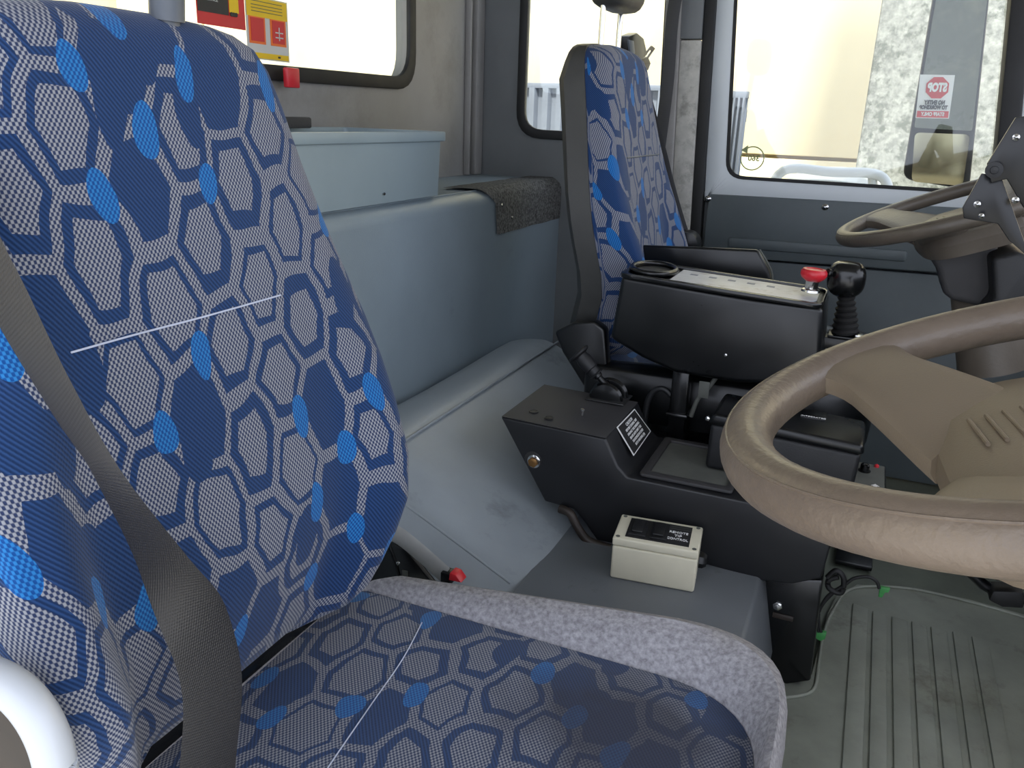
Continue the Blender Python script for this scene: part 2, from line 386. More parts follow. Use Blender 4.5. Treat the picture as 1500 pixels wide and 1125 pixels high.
# ================================================================== cab shell
box('floor', (XR - .05, YN, ZF - .05), (1.15, YF + .05, ZF - .006), M['floor'], bev=0, kind='structure')
box('ceiling', (XR - .05, YN - .02, ZC), (1.0, YF + .05, ZC + .04), M['wall'], bev=.005, kind='structure')
def rw(py_, z): return (XR, py_, z)
wb = frame('wall_rear', [rw(YN - .02, ZF), rw(YF + .04, ZF), rw(YF + .04, ZC), rw(YN - .02, ZC)],
      [rw(.55, 1.14), rw(1.985, 1.15), rw(1.985, 1.62), rw(.55, 1.62)], (-.04, 0, 0), M['wall'], irad=.085, kind='structure')
frame('window_seal', [rw(.535, 1.125), rw(2.0, 1.135), rw(2.0, 1.635), rw(.535, 1.635)],
      [rw(.565, 1.155), rw(1.968, 1.165), rw(1.968, 1.6), rw(.565, 1.6)], (.012, 0, 0), M['rubber'], wb, bev=.003, orad=.09, irad=.075)
box('window_1', (XR - .022, .54, 1.13), (XR - .018, 1.995, 1.63), M['glass'], bev=0, kind='structure')
# vertical corner trims on the rear wall
for yy, wd, mm in ((2.30, .012, 'wall'), (2.345, .05, 'wall')):
    box('trim_1' if wd == .012 else 'trim_2', (XR, yy, ZT), (XR + .02, yy + wd, ZC), M[mm], bev=.005, kind='structure')
# far side wall behind the door pillar, with the rear quarter window
def fw(px, py): return at(px, py, 'y', YF)
xB0 = fw(1000, 100).x; xB1 = fw(1042, 100).x
fs = lambda x, z: (x, YF, z)
wl = fw(766, 100).x; wr = fw(988, 60).x; wz = fw(800, 197).z
wf = frame('wall_far', [fs(XR - .04, ZF), fs(xB0, ZF), fs(xB0, ZC), fs(XR - .04, ZC)],
      [fs(wl, wz + .0), fs(wr - .01, wz - .005), fs(wr - .03, 1.66), fs(wl, 1.66)], (0, .04, 0), M['wall_d'], irad=.07, kind='structure')
frame('window_seal', [fs(wl - .012, wz - .012), fs(wr + .004, wz - .017), fs(wr - .018, 1.672), fs(wl - .012, 1.672)],
      [fs(wl + .014, wz + .014), fs(wr - .022, wz + .009), fs(wr - .042, 1.645), fs(wl + .014, 1.645)], (0, -.012, 0), M['rubber'], wf, bev=.003, orad=.08, irad=.06)
box('window_2', (wl - .005, YF + .018, wz - .01), (wr + .0, YF + .022, 1.67), M['glass'], bev=0, kind='structure')
# B pillar
P0 = fw(997, 0); P1 = fw(1034, 0); Q0 = fw(978, 345); Q1 = fw(1012, 345)
bp_ = thing('trim_3', (xB0, YF, ZF), None, None, kind='structure')
xs = lambda a, z, b=P0, c=Q0: b.x + (c.x - b.x) * (b.z - z) / (b.z - c.z)
zt = fw(1010, 60).z
def pil(name, xa, xb_, z0, z1, y0, y1, m):
    c = lambda off, z: P0.x + (Q0.x - P0.x) * (P0.z - z) / (P0.z - Q0.z) * 1 + off
    prism(name, [(c(xa, z0), y0, z0), (c(xb_, z0), y0, z0), (c(xb_, z1), y0, z1), (c(xa, z1), y0, z1)], (0, y1 - y0, 0), M[m], bp_, bev=.004)
pwid = P1.x - P0.x
pil('pillar_trim', -.03, .012, ZF, ZC, YF - .045, YF, 'wall')
pil('pillar_panel', .012, pwid, ZF, zt, YF - .03, YF + .01, 'pillar')
pil('pillar_cap', .010, pwid, zt + .002, ZC, YF - .034, YF + .01, 'wall_d')
pil('door_seal', pwid, pwid + .03, ZF, ZC, YF - .02, YF + .02, 'rubber')
# far door: painted frame with window, door card, screws
xd0 = fw(1046, 0).x; xd1 = .40
ca, cb_, cc, cdn = fw(1064, 258), fw(1452, 284), fw(1452, 0), fw(1077, 0)
ca.x += 0.0
top = 1.66
dl = lambda z: cdn.x + (ca.x - cdn.x) * (cdn.z - z) / (cdn.z - ca.z)
din = [fs(dl(ca.z), fw(1100, 262).z), fs(.31, fw(1343, 278).z), fs(.225, top), fs(dl(top), top)]
dz0 = fw(1100, 288).z
d1 = frame('door_1', [fs(dl(ca.z) - .055, dz0 - .02), fs(.37, dz0 - .02), fs(.30, ZC), fs(dl(ZC) - .05, ZC)], din, (0, .035, 0), M['paint'], irad=.05, bev=.006, kind='structure')
frame('glass_channel', [fs(din[0][0] - .003, din[0][2] - .003), fs(din[1][0] + .003, din[1][2] - .003), fs(din[2][0] + .003, din[2][2] + .003), fs(din[3][0] - .003, din[3][2] + .003)],
      [fs(din[0][0] + .006, din[0][2] + .006), fs(din[1][0] - .006, din[1][2] + .006), fs(din[2][0] - .006, din[2][2] - .006), fs(din[3][0] + .006, din[3][2] - .006)], (0, .004, 0), M['rubber'], d1, irad=.045, orad=.05)
box('window_3', (din[0][0] - .01, YF + .022, din[0][2] - .01), (.33, YF + .026, top + .01), M['glass'], bev=0, kind='structure')
prism('door_skin', [fs(dl(.8) - .2, ZF), fs(1.1, ZF), fs(1.1, dz0), fs(dl(.8) - .2, dz0)], (0, .02, 0), M['wall_d'], d1, bev=0).location.y += .03
dc = prism('door_card', [fs(dl(.8) - .05, .72), fs(.55, .74), fs(.55, dz0 + .012), fs(dl(.8) - .05, dz0)], (0, .03, 0), M['panel'], d1, bev=.004)
dc.location.y -= .012
prism('door_card', [fs(dl(.8) - .05, ZF), fs(.8, ZF), fs(.8, .735), fs(dl(.8) - .05, .715)], (0, .03, 0), M['panel'], d1, bev=.004)
a = fw(1068, 346); b = fw(1330, 366)
prism('ledge', [(a.x, YF - .02, a.z), (b.x, YF - .02, b.z), (b.x, YF - .02, b.z - .03), (a.x, YF - .02, a.z - .03)], (0, .03, 0), M['panel'], d1, bev=.008)
for p in ((1038, 291), (1209, 303)):
    c = fw(*p); lathe('screw', [(.009, -.002), (.009, .0), (.006, .003), (.001, .0045)], (c.x, YF - .012, c.z), (0, -1, 0), M['chrome'], d1, n=12)
# A pillar (black rubber) and windscreen post
c0, c1, c2, c3 = fw(1449, 300), fw(1476, 300), fw(1500, 0), fw(1468, 0)
prism('trim_4', [(c3.x, YF - .03, c3.z + (c3.z - c0.z) * .3), (c0.x + .0, YF - .03, c0.z), (c1.x + .01, YF - .03, c0.z), (c2.x, YF - .03, c2.z + .3 * (c3.z - c0.z))], (0, .07, 0), M['rubber'], bev=.006, kind='structure')
# tan slatted shed wall beyond the windscreen
sh = thing('tan_shed', (1.6, 5.5, -1.3), 'tan board shed wall outside beyond the front pillar', 'building')
for k in range(9):
    box('board', (.86 + k * .16, 5.5, -1.3), (1.01 + k * .16, 5.53, at(1480, 48, 'y', 5.5).z + .02 * k), M['tancloth'], sh, bev=.004)
# dashboard and firewall ahead (right of the frame)
prism('dashboard', [(.62, .3, .55), (.58, .3, .78), (.66, .3, .86), (1.1, .3, .9), (1.1, .3, ZF), (.8, .3, ZF)], (0, 2.05, 0), M['black_d'], bev=.02, seg=3, label='dark dashboard ahead of the two steering wheels', cat='dashboard')
box('trim_5', (1.1, YN, ZF - .05), (1.14, YF, .86), M['wall_d'], bev=.005, kind='structure')

# ================================================================== bunk
r_ = .035
prof = [(XR + .001, ZF), (XB, ZF), (XB, ZT - r_)] + [(XB - r_ + r_ * math.cos(k * math.pi / 12), ZT - r_ + r_ * math.sin(k * math.pi / 12) * .95) for k in range(1, 7)] + [(XR + .001, ZT)]
def profx(name, prof, y0, y1, mat, parent=None, ny=1, **kw):
    bm = bmesh.new(); R = []
    for j in range(ny + 1):
        y = y0 + (y1 - y0) * j / ny
        R.append([bm.verts.new((x, y, z)) for x, z in prof])
    for a, b in zip(R, R[1:]):
        for k in range(len(prof)): bm.faces.new((a[k], a[(k + 1) % len(prof)], b[(k + 1) % len(prof)], b[k]))
    bm.faces.new(R[0]); bm.faces.new(R[-1][::-1])
    return link(name, finish(bm), mat, parent, **kw)
bk = profx('bunk', prof, YN + .05, YF, M['bunk'], label='long blue grey vinyl bunk box along the rear wall', cat='bunk')
# seam along the edge
tube('piping', [(XB - .028, YN + .05, ZT - .002), (XB - .028, YF - .002, ZT - .002)], .002, M['bunk'], bk)
# carpet patch over the bunk edge
cy0 = 1.83
ca_ = [(XB - .10, ZT + .003)] + [(XB - r_ + (r_ + .004) * math.cos(k * math.pi / 12), ZT - r_ + (r_ + .004) * math.sin(k * math.pi / 12)) for k in range(6, -1, -1)] + [(XB + .004, .79)]
bm = bmesh.new(); R = []
for j in range(13):
    y = cy0 + (YF - .005 - cy0) * j / 12; sk = 1.0
    row = []
    for i, (x, z) in enumerate(ca_):
        yy = y + (.10 * (i / (len(ca_) - 1)) * (1 - j / 12))
        row.append(bm.verts.new((x + random.uniform(0, .0015), yy, z + random.uniform(0, .002))))
    R.append(row)
for a, b in zip(R, R[1:]):
    for k in range(len(ca_) - 1): bm.faces.new((a[k], a[k + 1], b[k + 1], b[k]))
bmesh.ops.solidify(bm, geom=bm.faces[:], thickness=.004)
cp = link('carpet_patch', finish(bm), M['carpet'], label='worn grey carpet offcut screwed over the bunk edge behind the driver seat', cat='carpet')
for p in ((750, 318), (735, 300)):
    c = at(*p, 'x', XB + .006); lathe('screw', [(.005, 0), (.004, .002), (.001, .003)], c, (1, 0, .3), M['chrome'], cp, n=8)
# storage bin on the bunk
by1 = 1.655; by0 = .72; bx0, bx1 = XR + .02, XB - .008; bz0, bz1 = ZT - .0, 1.035
th = .005
bn = thing('storage_bin', ((bx0 + bx1) / 2, (by0 + by1) / 2, bz0), 'pale blue grey open plastic bin on the bunk behind the near seat', 'bin')
bm = bmesh.new()
def rect(x0, x1, y0, y1, z): return [V((x0, y0, z)), V((x1, y0, z)), V((x1, y1, z)), V((x0, y1, z))]
loops = [rpoly(rect(bx0 + .008, bx1 - .004, by0, by1 - .008, bz0 + .003), .006, 3), rpoly(rect(bx0, bx1, by0, by1, bz1), .012, 3),
         rpoly(rect(bx0 + th, bx1 - th, by0 + th, by1 - th, bz1), .01, 3), rpoly(rect(bx0 + th + .006, bx1 - th - .004, by0 + th, by1 - th - .006, bz0 + .008), .006, 3)]
LV = [[bm.verts.new(p) for p in l] for l in loops]; n_ = len(LV[0])
for a, b in zip(LV, LV[1:]):
    for k in range(n_): bm.faces.new((a[k], a[(k + 1) % n_], b[(k + 1) % n_], b[k]))
bm.faces.new(LV[0][::-1]); bm.faces.new(LV[-1])
link('body', finish(bm), M['bin'], bn)
frame('rim', rect(bx0 - .007, bx1 + .009, by0 - .008, by1 + .009, bz1 - .012), rect(bx0 + .001, bx1 - .001, by0 + .001, by1 - .001, bz1 - .012), (0, 0, .02), M['bin'], bn, bev=.003, orad=.018, irad=.012)
box('dark_inside_strip', (bx0 + .012, by0 + .01, bz1 + .006), (bx0 + .03, by1 - .16, bz1 + .028), M['black_d'], bn, bev=.004)  # dark strip stands in for the shaded inside of the bin
for p in ((563, 284), (633, 311), (523, 204)):
    c = at(*p, 'x', bx1); lathe('rivet', [(.003, 0), (.002, .002), (.0005, .0025)], c, (1, 0, 0), M['kprint'], bn, n=8)

# ================================================================== engine cover
ny = 14
hp_ = [(XB, .15), (XB, .497), (-.82, .512), (-.765, .522), (-.735, .520), (-.712, .510), (-.69, .498), (-.60, .455), (-.50, .405), (-.42, .366), (-.40, .355), (-.40, .15)]
bm = bmesh.new(); R = []
ys = [.99, 1.0, 1.02, 1.045, 1.08, 1.15] + [1.15 + .9 * k / 10 for k in range(1, 10)] + [2.02, 2.05, 2.06]
for y in ys:
    d = 0
    if y < 1.15: d = ((1.15 - y) / .16) ** 2.2
    if y > 2.0: d = ((y - 2.0) / .06) ** 2 * .35
    R.append([bm.verts.new((x, y, z - (z - .15) * d * .55 * (1 if z > .2 else 0) - .004 * (1 - abs((x + .79) / .09)) * (abs(x + .79) < .09) * math.sin(y * 9))) for x, z in hp_])
for a, b in zip(R, R[1:]):
    for k in range(len(hp_) - 1): bm.faces.new((a[k], a[k + 1], b[k + 1], b[k]))
bm.faces.new(R[0]); bm.faces.new(R[-1][::-1])
ec = link('engine_cover', finish(bm), M['hump'], label='grey vinyl padded engine cover sloping down from the bunk between the seats', cat='engine cover')
sub = ec.modifiers.new('s', 'SUBSURF'); sub.levels = 1; sub.render_levels = 2
tube('seam', [(-.712, 1.1, .514), (-.712, 1.6, .514), (-.712, 2.03, .513)], .0028, M['hump'], ec)
tube('seam', [(-.70, 1.075, .495), (-.62, 1.075, .456), (-.53, 1.075, .412), (-.44, 1.075, .367)], .0024, M['hump'], ec)
# flat step in front of it
st = prism('console_step', [(-.43, .80, .2), (-.04, .80, .2), (-.075, .80, .365), (-.43, .80, .365)], (0, .70, 0), M['step'], bev=.006, label='flat grey vinyl step under the cream switch box', cat='step')

# ================================================================== centre console
YC = 1.28
cn = lambda px, py, y=YC: at(px, py, 'y', y)
con = thing('centre_console', (-.27, 1.39, .36), 'dusty black plastic centre console on the engine cover between the seats', 'console')
pp = [cn(*p) for p in ((733, 611), (798, 735), (840, 746), (858, 768), (880, 801), (1030, 826), (1115, 851), (1160, 856), (1203, 848), (1220, 790), (1228, 762), (1084, 733), (919, 699), (905, 684), (887, 643))]
prism('body', pp, (0, .215, 0), M['conblk'], con, bev=.004, seg=3)
# lighter worn top skins
zt1 = pp[0].z
prism('top_panel', [V((pp[0].x + .002, YC + .002, zt1 + .0006)), V((pp[-1].x, YC + .002, pp[-1].z + .0006)), V((pp[-1].x, YC + .213, pp[-1].z + .0006)), V((pp[0].x + .002, YC + .213, zt1 + .0006))], (0, 0, .001), M['black_d'], con, bev=0)
# leg down to the floor
lg = [at(*p, 'y', 1.32) for p in ((1116, 848), (1205, 850), (1203, 870), (1187, 998), (1150, 1003), (1115, 985))]
prism('leg', lg, (0, .16, 0), M['gloss'], con, bev=.004)
c = at(1139, 887, 'y', 1.32); lathe('bolt', [(.008, 0), (.008, .003), (.0055, .004), (.0055, .007), (.001, .008)], c, (0, -1, 0), M['chrome'], con, n=6)
c = at(1146, 902, 'y', 1.32); box('bracket_tab', c - V((.016, .003, .006)), c + V((.018, .0, .004)), M['hose'], con, bev=.001)
# tray frame on the lower deck
zd = .4975
def dk(px, py, z=zd): return at(px, py, 'z', z)
tr = [dk(926, 694), dk(1060, 722), dk(1075, 640), dk(970, 622)]
x0, x1 = -.298, -.14
frame('tray_rim', rect(x0, x1, YC + .012, YC + .205, zd), rect(x0 + .014, x1 - .012, YC + .03, YC + .19, zd), (0, 0, .006), M['black_d'], con, bev=.0015, irad=.006, orad=.008)
box('tray_floor', (x0 + .014, YC + .03, zd + .0003), (x1 - .012, YC + .19, zd + .001), M['dust'], con, bev=0)
# holes, bolt, stud
for p, rr in (((782, 603), .009), ((804, 612), .0085)):
    c = at(*p, 'z', zt1 + .002); lathe('hole_plug', [(rr, 0), (rr, .0012), (rr * .8, .0014), (rr * .78, .0004)], c, (0, 0, 1), M['kprint'], con, n=16)
c = at(853, 609, 'z', zt1); lathe('stud', [(.002, 0), (.002, .008), (.004, .009), (.004, .013), (.001, .015)], c, (0, 0, 1), M['chrome'], con, n=10)
c = cn(783, 675)
lathe('bolt_recess', [(.0165, 0), (.0165, .001), (.015, .0015)], c + V((-.003, .0, .001)), (0, -1, 0), M['kprint'], con, n=20)
lathe('bolt_washer', [(.0125, 0), (.0125, .004), (.011, .005)], c, (0, -1, 0), M['chrome'], con, n=18)
lathe('bolt', [(.0095, .004), (.0095, .010), (.007, .0115), (.001, .0118)], c, (0, -1, 0), M['brass'], con, n=6)
# warning plate on the slope
pa, pb = pp[-1], pp[-3]
dn = (pb - pa).normalized(); nn = dn.cross(V((0, 1, 0)));  nn = nn if nn.z > 0 else -nn; nn.normalize()
cpt = (pa + pb) / 2 + V((0, .115, 0))
cnr = [atp(*p, pa + nn * .001, nn) for p in ((929, 599), (953, 632), (928, 668), (903, 626))]
cpt = sum(cnr, V()) / 4
prism('warning_plate', [cpt + (c - cpt) * 1.0 for c in cnr], nn * .0008, M['wprint'], con, bev=0)
prism('plate_face', [cpt + (c - cpt) * .93 for c in cnr], nn * .0013, M['kprint'], con, bev=0)
rt = (cnr[0] - cnr[3] + cnr[1] - cnr[2]).normalized(); up_ = (cnr[0] - cnr[1] + cnr[3] - cnr[2]).normalized()
LN = ['CAUTION', 'BEFORE LEAVING THE', 'ENGAGE THE PARKING', 'BRAKE AND SHIFT THE', 'TRANSMISSION LEVER', 'INTO NEUTRAL (N)']
hh = (cnr[0] - cnr[1]).length; ww = (cnr[0] - cnr[3]).length
for k, s in enumerate(LN):
    text('lettering', s, cpt + up_ * hh * (.34 - k * .135) + nn * .0018, rt, up_, hh * (.13 if k else .16) * .95, M['wprint'], con)

# gear lever
gl = thing('gear_lever', cn(893, 592, 1.40), 'black gear lever with a flat cap knob on the centre console', 'gear lever')
gc = at(886, 588, 'z', zt1)
for oy, rr, w_ in ((-.014, .034, .016), (.014, .037, .017)):
    lathe('rocker_dome', [(rr * .55, 0), (rr * .9, w_ * .15), (rr, w_ * .5), (rr * .9, w_ * .85), (rr * .55, w_)], gc + V((.0, oy + .02 - w_ / 2, .002)), (0, 1, 0), M['gloss'], gl, n=28)
box('slot', gc + V((-.038, -.01, .0)), gc + V((.04, .055, .003)), M['kprint'], gl, bev=.002)
base = gc + V((-.004, .02, .025)); tip = at(846, 516, 'y', gc.y + .02)
ax = (tip - base); L = ax.length
lathe('stem', [(.007, 0), (.006, L * .25), (.009, L * .27), (.009, L * .33), (.0075, L * .34)], base, ax, M['satin'], gl, n=14)
lathe('grip', [(.013, L * .33), (.0145, L * .36), (.0125, L * .38), (.0125, L * .5), (.0145, L * .52), (.0155, L * .78), (.0135, L * .86), (.014, L * .89), (.022, L * .93), (.0235, L * .97), (.021, L), (.001, L * 1.01)], base, ax, M['black'], gl, n=20)
# hose under the console
tube('hose', [cn(820, 745, 1.275), cn(835, 752, 1.272), cn(846, 772, 1.27), cn(862, 792, 1.27), cn(895, 803, 1.272)], .008, M['hose'], smoothn=6, label='dark flexible hose under the left end of the centre console', cat='hose')

# ================================================================== tip control box
zs = .3655
tb = thing('switch_box', (-.238, 1.205, zs), 'cream plastic switch box with two rocker switches on the grey step', 'switch box')
bl = at(893, 846, 'z', zs); br = at(1016, 869, 'z', zs); fr = at(1029, 830, 'z', zs)
ux = (br - bl); ux.z = 0; Lx = ux.length; ux.normalize(); uy = V((-ux.y, ux.x, 0)); Ly = .088; H = .074
def bxo(name, a0, a1, b0, b1, z0, z1, m, bev=.003, par=tb, seg=2):
    c = [bl + ux * a + uy * b for a, b in ((a0, b0), (a1, b0), (a1, b1), (a0, b1))]
    for p in c: p.z = z0
    return prism(name, c, (0, 0, z1 - z0), M[m], par, bev=bev, seg=seg)
bxo('base', 0, Lx, 0, Ly, zs, zs + H * .80, 'cream', .004, seg=3)
bxo('lid', -.0005, Lx + .0005, -.0005, Ly + .0005, zs + H * .81, zs + H, 'cream', .003, seg=3)
zt2 = zs + H
bxo('panel', .018, Lx - .016, .010, Ly - .010, zt2 - .0005, zt2 + .0008, 'kprint', .0)
for a0 in (.022, .056):
    s_ = bxo('rocker_switch', a0, a0 + .028, .016, Ly - .016, zt2, zt2 + .004, 'black', .001)
    bxo('rocker', a0 + .004, a0 + .022, .022, Ly - .022, zt2 + .004, zt2 + .008, 'black', .002)
for a_, b_ in ((.007, .007), (Lx - .007, .007), (.007, Ly - .007), (Lx - .007, Ly - .007)):
    c = bl + ux * a_ + uy * b_; c.z = zt2; lathe('screw', [(.0035, -.001), (.0035, .0006), (.001, .0007)], c, (0, 0, 1), M['dust'], tb, n=10)
for k, (s, sz) in enumerate((('REMOTE', .0098), ('TIP', .0098), ('CONTROL', .0098))):
    c = bl + ux * (Lx - .036) + uy * (Ly * .58 - k * .0115); c.z = zt2 + .0012
    text('lettering', s, c, ux, uy, sz, M['wprint'], tb, bold=.0001, fit={'REMOTE': .030, 'TIP': .012, 'CONTROL': .034}[s])
c = bl + ux * (Lx - .036) + uy * (Ly * .76); c.z = zt2 + .001
frame('logo_outline', [c + ux * a + uy * b for a, b in ((-.018, -.004), (.018, -.004), (.018, .004), (-.018, .004))], [c + ux * a + uy * b for a, b in ((-.0175, -.0035), (.0175, -.0035), (.0175, .0035), (-.0175, .0035))], (0, 0, .0004), M['dust'], tb, irad=.001, orad=.001)
c = bl + ux * (Lx + .001) + uy * .05; c.z = zs + .034
lathe('cable_gland', [(.014, 0), (.014, .006), (.010, .012)], c, ux, M['satin'], tb, n=8)

# ================================================================== battery-like black case and knob box
bc = thing('black_case', (-.09, 1.44, .4985), 'black plastic lidded case on the console behind the near steering wheel', 'case')
y0 = 1.375; f1 = [at(*p, 'y', y0) for p in ((1030, 700), (1236, 735), (1243, 640), (1042, 611))]
zb = .5
a0x, a1x = f1[0].x, f1[1].x + .01
tz = f1[3].z
prism('body', [(a0x, y0, zb), (a1x, y0, zb), (a1x + .004, y0, tz - .022), (a0x + .002, y0, tz - .012)], (0, .125, 0), M['black'], bc, bev=.008, seg=3)
prism('lid', [(a0x - .004, y0 - .004, tz - .012), (a1x + .008, y0 - .004, tz - .022), (a1x + .004, y0 - .004, tz - .004), (a0x + .006, y0 - .004, tz + .008)], (0, .133, 0), M['satin'], bc, bev=.006, seg=3)
lc = at(1192, 610, 'z', tz + .001)
box('label_plate', lc + V((-.022, -.014, -.004)), lc + V((.02, .03, .0015)), M['satin'], bc, bev=.001)
text('lettering', 'INTEGRATED', lc + V((0, -.010, .002)), (1, 0, 0), (0, 1, 0), .007, M['wprint'], bc)
lc = at(1112, 580, 'z', tz + .0065)
text('lettering', 'OFF', lc + V((0, 0, .002)), (1, 0, 0), (0, 1, 0), .02, M['wprint'], bc)
lathe('latch', [(.004, 0), (.004, .006), (.001, .007)], at(1037, 612, 'y', y0 - .006), (0, -1, 0), M['chrome'], bc, n=10)

kb = thing('knob_box', at(1268, 700, 'z', .42), 'small grey control box with a black knob and red light beside the black case', 'control box')
k0 = at(1243, 674, 'z', .475); k1 = at(1298, 681, 'z', .475); k2 = at(1300, 730, 'z', .475)
prism('body', [(k0.x, k2.y, .475), (k1.x, k2.y, .475), (k1.x, k0.y, .475), (k0.x, k0.y, .475)], (0, 0, -.10), M['satin'], kb, bev=.003)
prism('face_plate', [(k0.x + .003, k2.y + .003, .4752), (k1.x - .003, k2.y + .003, .4752), (k1.x - .003, k0.y - .003, .4752), (k0.x + .003, k0.y - .003, .4752)], (0, 0, .0008), M['dust'], kb, bev=0)
c = at(1266, 690, 'z', .476); lathe('knob', [(.011, 0), (.011, .002), (.0085, .003), (.0078, .013), (.006, .0145), (.001, .015)], c, (0, 0, 1), M['gloss'], kb, n=20)
c = at(1284, 684, 'z', .476); lathe('indicator_light', [(.0045, 0), (.004, .004), (.001, .006)], c, (0, 0, 1), M['red'], kb, n=12)
c = at(1282, 712, 'z', .477)
prism('arrow_mark', [c + V(p) for p in ((-.003, -.01, 0), (.003, -.01, 0), (.003, 0, 0), (.007, 0, 0), (0, .009, 0), (-.007, 0, 0), (-.003, 0, 0))], (0, 0, .0005), M['wprint'], kb, bev=0)
# ================================================================== armrest control pod
ya, yb = 1.53, 1.70
pod = thing('armrest_pod', (-.24, 1.6, .5), 'glossy black armrest control pod with cup holder beside the driver seat', 'armrest')
pn = [at(*p, 'y', ya) for p in ((910, 404), (1000, 420), (1100, 437), (1206, 451), (1200, 566), (1080, 562), (990, 547), (940, 525), (893, 496))]
prism('body', pn, (0, yb - ya, 0), M['satin'], pod, bev=.010, seg=4)
# top deck follows the slightly inclined top edge
ta, tb_ = pn[0], pn[3]; td = (tb_ - ta).normalized(); tn = V((-td.z, 0, td.x)) if td.x > 0 else V((td.z, 0, -td.x)); W = yb - ya; LT = (tb_ - ta).length
def tp(s, t_, h=0): return ta + td * (s * LT) + V((0, t_ * W, 0)) + tn * h
frame('rim', [tp(-.015, -.03, -.004), tp(1.0, -.03, -.004), tp(1.0, 1.03, -.004), tp(-.015, 1.03, -.004)], [tp(.02, .06, -.004), tp(.985, .06, -.004), tp(.985, .94, -.004), tp(.02, .94, -.004)], tn * .010, M['gloss'], pod, bev=.003, orad=.03, irad=.022)
prism('label_plate', [tp(.24, .10, -.0), tp(.93, .12, -.0), tp(.96, .3, 0), tp(.96, .7, 0), tp(.92, .88, 0), tp(.24, .88, -.0)], tn * .003, M['plate'], pod, bev=0)
for k in range(5):
    prism('print_mark', [tp(.30 + .1 * k, .6, .0032), tp(.34 + .1 * k, .6, .0032), tp(.34 + .1 * k, .68, .0032), tp(.30 + .1 * k, .68, .0032)], tn * .0003, M['steel'], pod, bev=0)
cc_ = tp(.115, .5, .002)
pts = [cc_ + td * (math.cos(k * math.pi / 16) * .042) + V((0, math.sin(k * math.pi / 16) * .062, 0)) + tn * .006 for k in range(32)]
tube('cup_ring', pts, .006, M['gloss'], pod, closed=True)
bm = bmesh.new(); vs = [bm.verts.new(p - tn * .0045) for p in pts]; bm.faces.new(vs)
link('cup_well', finish(bm), M['kprint'], pod)
c = at(1063, 520, 'y', ya - .001); lathe('screw', [(.004, 0), (.003, .002), (.0005, .0025)], c, (0, -1, 0), M['chrome'], pod, n=8)
# emergency stop
es = thing('stop_button', tp(.9, .5, .003), 'red mushroom emergency stop button at the front of the armrest pod', 'button')
eb = at(1187, 427, 'y', ya + W * .45)
lathe('collar', [(.017, 0), (.016, .004), (.012, .006), (.0115, .018), (.014, .022)], eb, tn, M['chrome'], es, n=20)
lathe('cap', [(.013, .020), (.020, .025), (.0235, .031), (.0235, .037), (.020, .042), (.015, .0425), (.014, .041), (.001, .041)], eb, tn, M['red'], es, n=28)
# joystick
jy = 1.66
js = thing('joystick', at(1235, 492, 'y', jy), 'black ball topped joystick with ribbed rubber boot at the pod front', 'joystick')
jb = at(1238, 488, 'y', jy); jt = at(1240, 430, 'y', jy); ax = jt - jb; L = ax.length
pr_ = []
for k in range(7):
    rr = .024 - .0016 * k; pr_ += [(rr, L * k / 7), (rr + .002, L * (k + .45) / 7), (rr - .004, L * (k + .95) / 7)]
lathe('boot', pr_, jb, ax, M['rubber'], js, n=24)
hc = at(1240, 408, 'y', jy); hr = .040
bm = lathe_bm([(hr * math.sin(a), -hr * .95 * math.cos(a)) for a in [math.pi * k / 14 for k in range(1, 14)]], hc, (.1, 0, 1), 28)
for v in bm.verts:
    q_ = v.co - hc; v.co = hc + V([math.copysign((abs(c_) / hr) ** .8, c_) * hr * k_ for c_, k_ in zip(q_, (.86, .86, .92))])
for v in bm.verts:
    if v.co.z > hc.z + hr * .75: v.co.z = hc.z + hr * .75 + (v.co.z - hc.z - hr * .75) * .35
link('grip', finish(bm), M['gloss'], js)
c = at(1215, 400, 'y', jy - .03); lathe('thumb_switch', [(.008, 0), (.008, .006), (.006, .008)], c, (-.6, -.8, .2), M['satin'], js, n=12)
prism('mount_plate', [jb + V(p) for p in ((-.03, -.03, -.006), (.032, -.03, -.006), (.032, .03, -.006), (-.03, .03, -.006))], (0, 0, .005), M['satin'], js)
for dx_, dz_ in ((.030, .004), (.022, -.012)):
    box('bracket_clip', jb + V((dx_ - .012, -.034, dz_ - .003)), jb + V((dx_ + .01, -.016, dz_ + .002)), M['chrome'], js, bev=.001)
box('arm', jb + V((-.10, -.02, -.03)), jb + V((.02, .02, -.008)), M['satin'], js)
# black vinyl document wallet behind the pod
yw_ = 1.80
wp_ = [at(*p, 'y', yw_) for p in ((930, 358), (1020, 361), (1111, 365), (1128, 398), (1132, 420), (1030, 412), (925, 400))]
dw = prism('document_wallet', wp_, (0, .05, -.01), M['satin'], bev=.008, seg=3, label='black vinyl document wallet standing behind the armrest pod', cat='wallet')
tube('zip_pull', [wp_[2] + V((.003, -.004, 0)), wp_[3] + V((.003, -.006, .004)), wp_[4] + V((0, -.006, 0))], .0018, M['dust'], dw, smoothn=4)
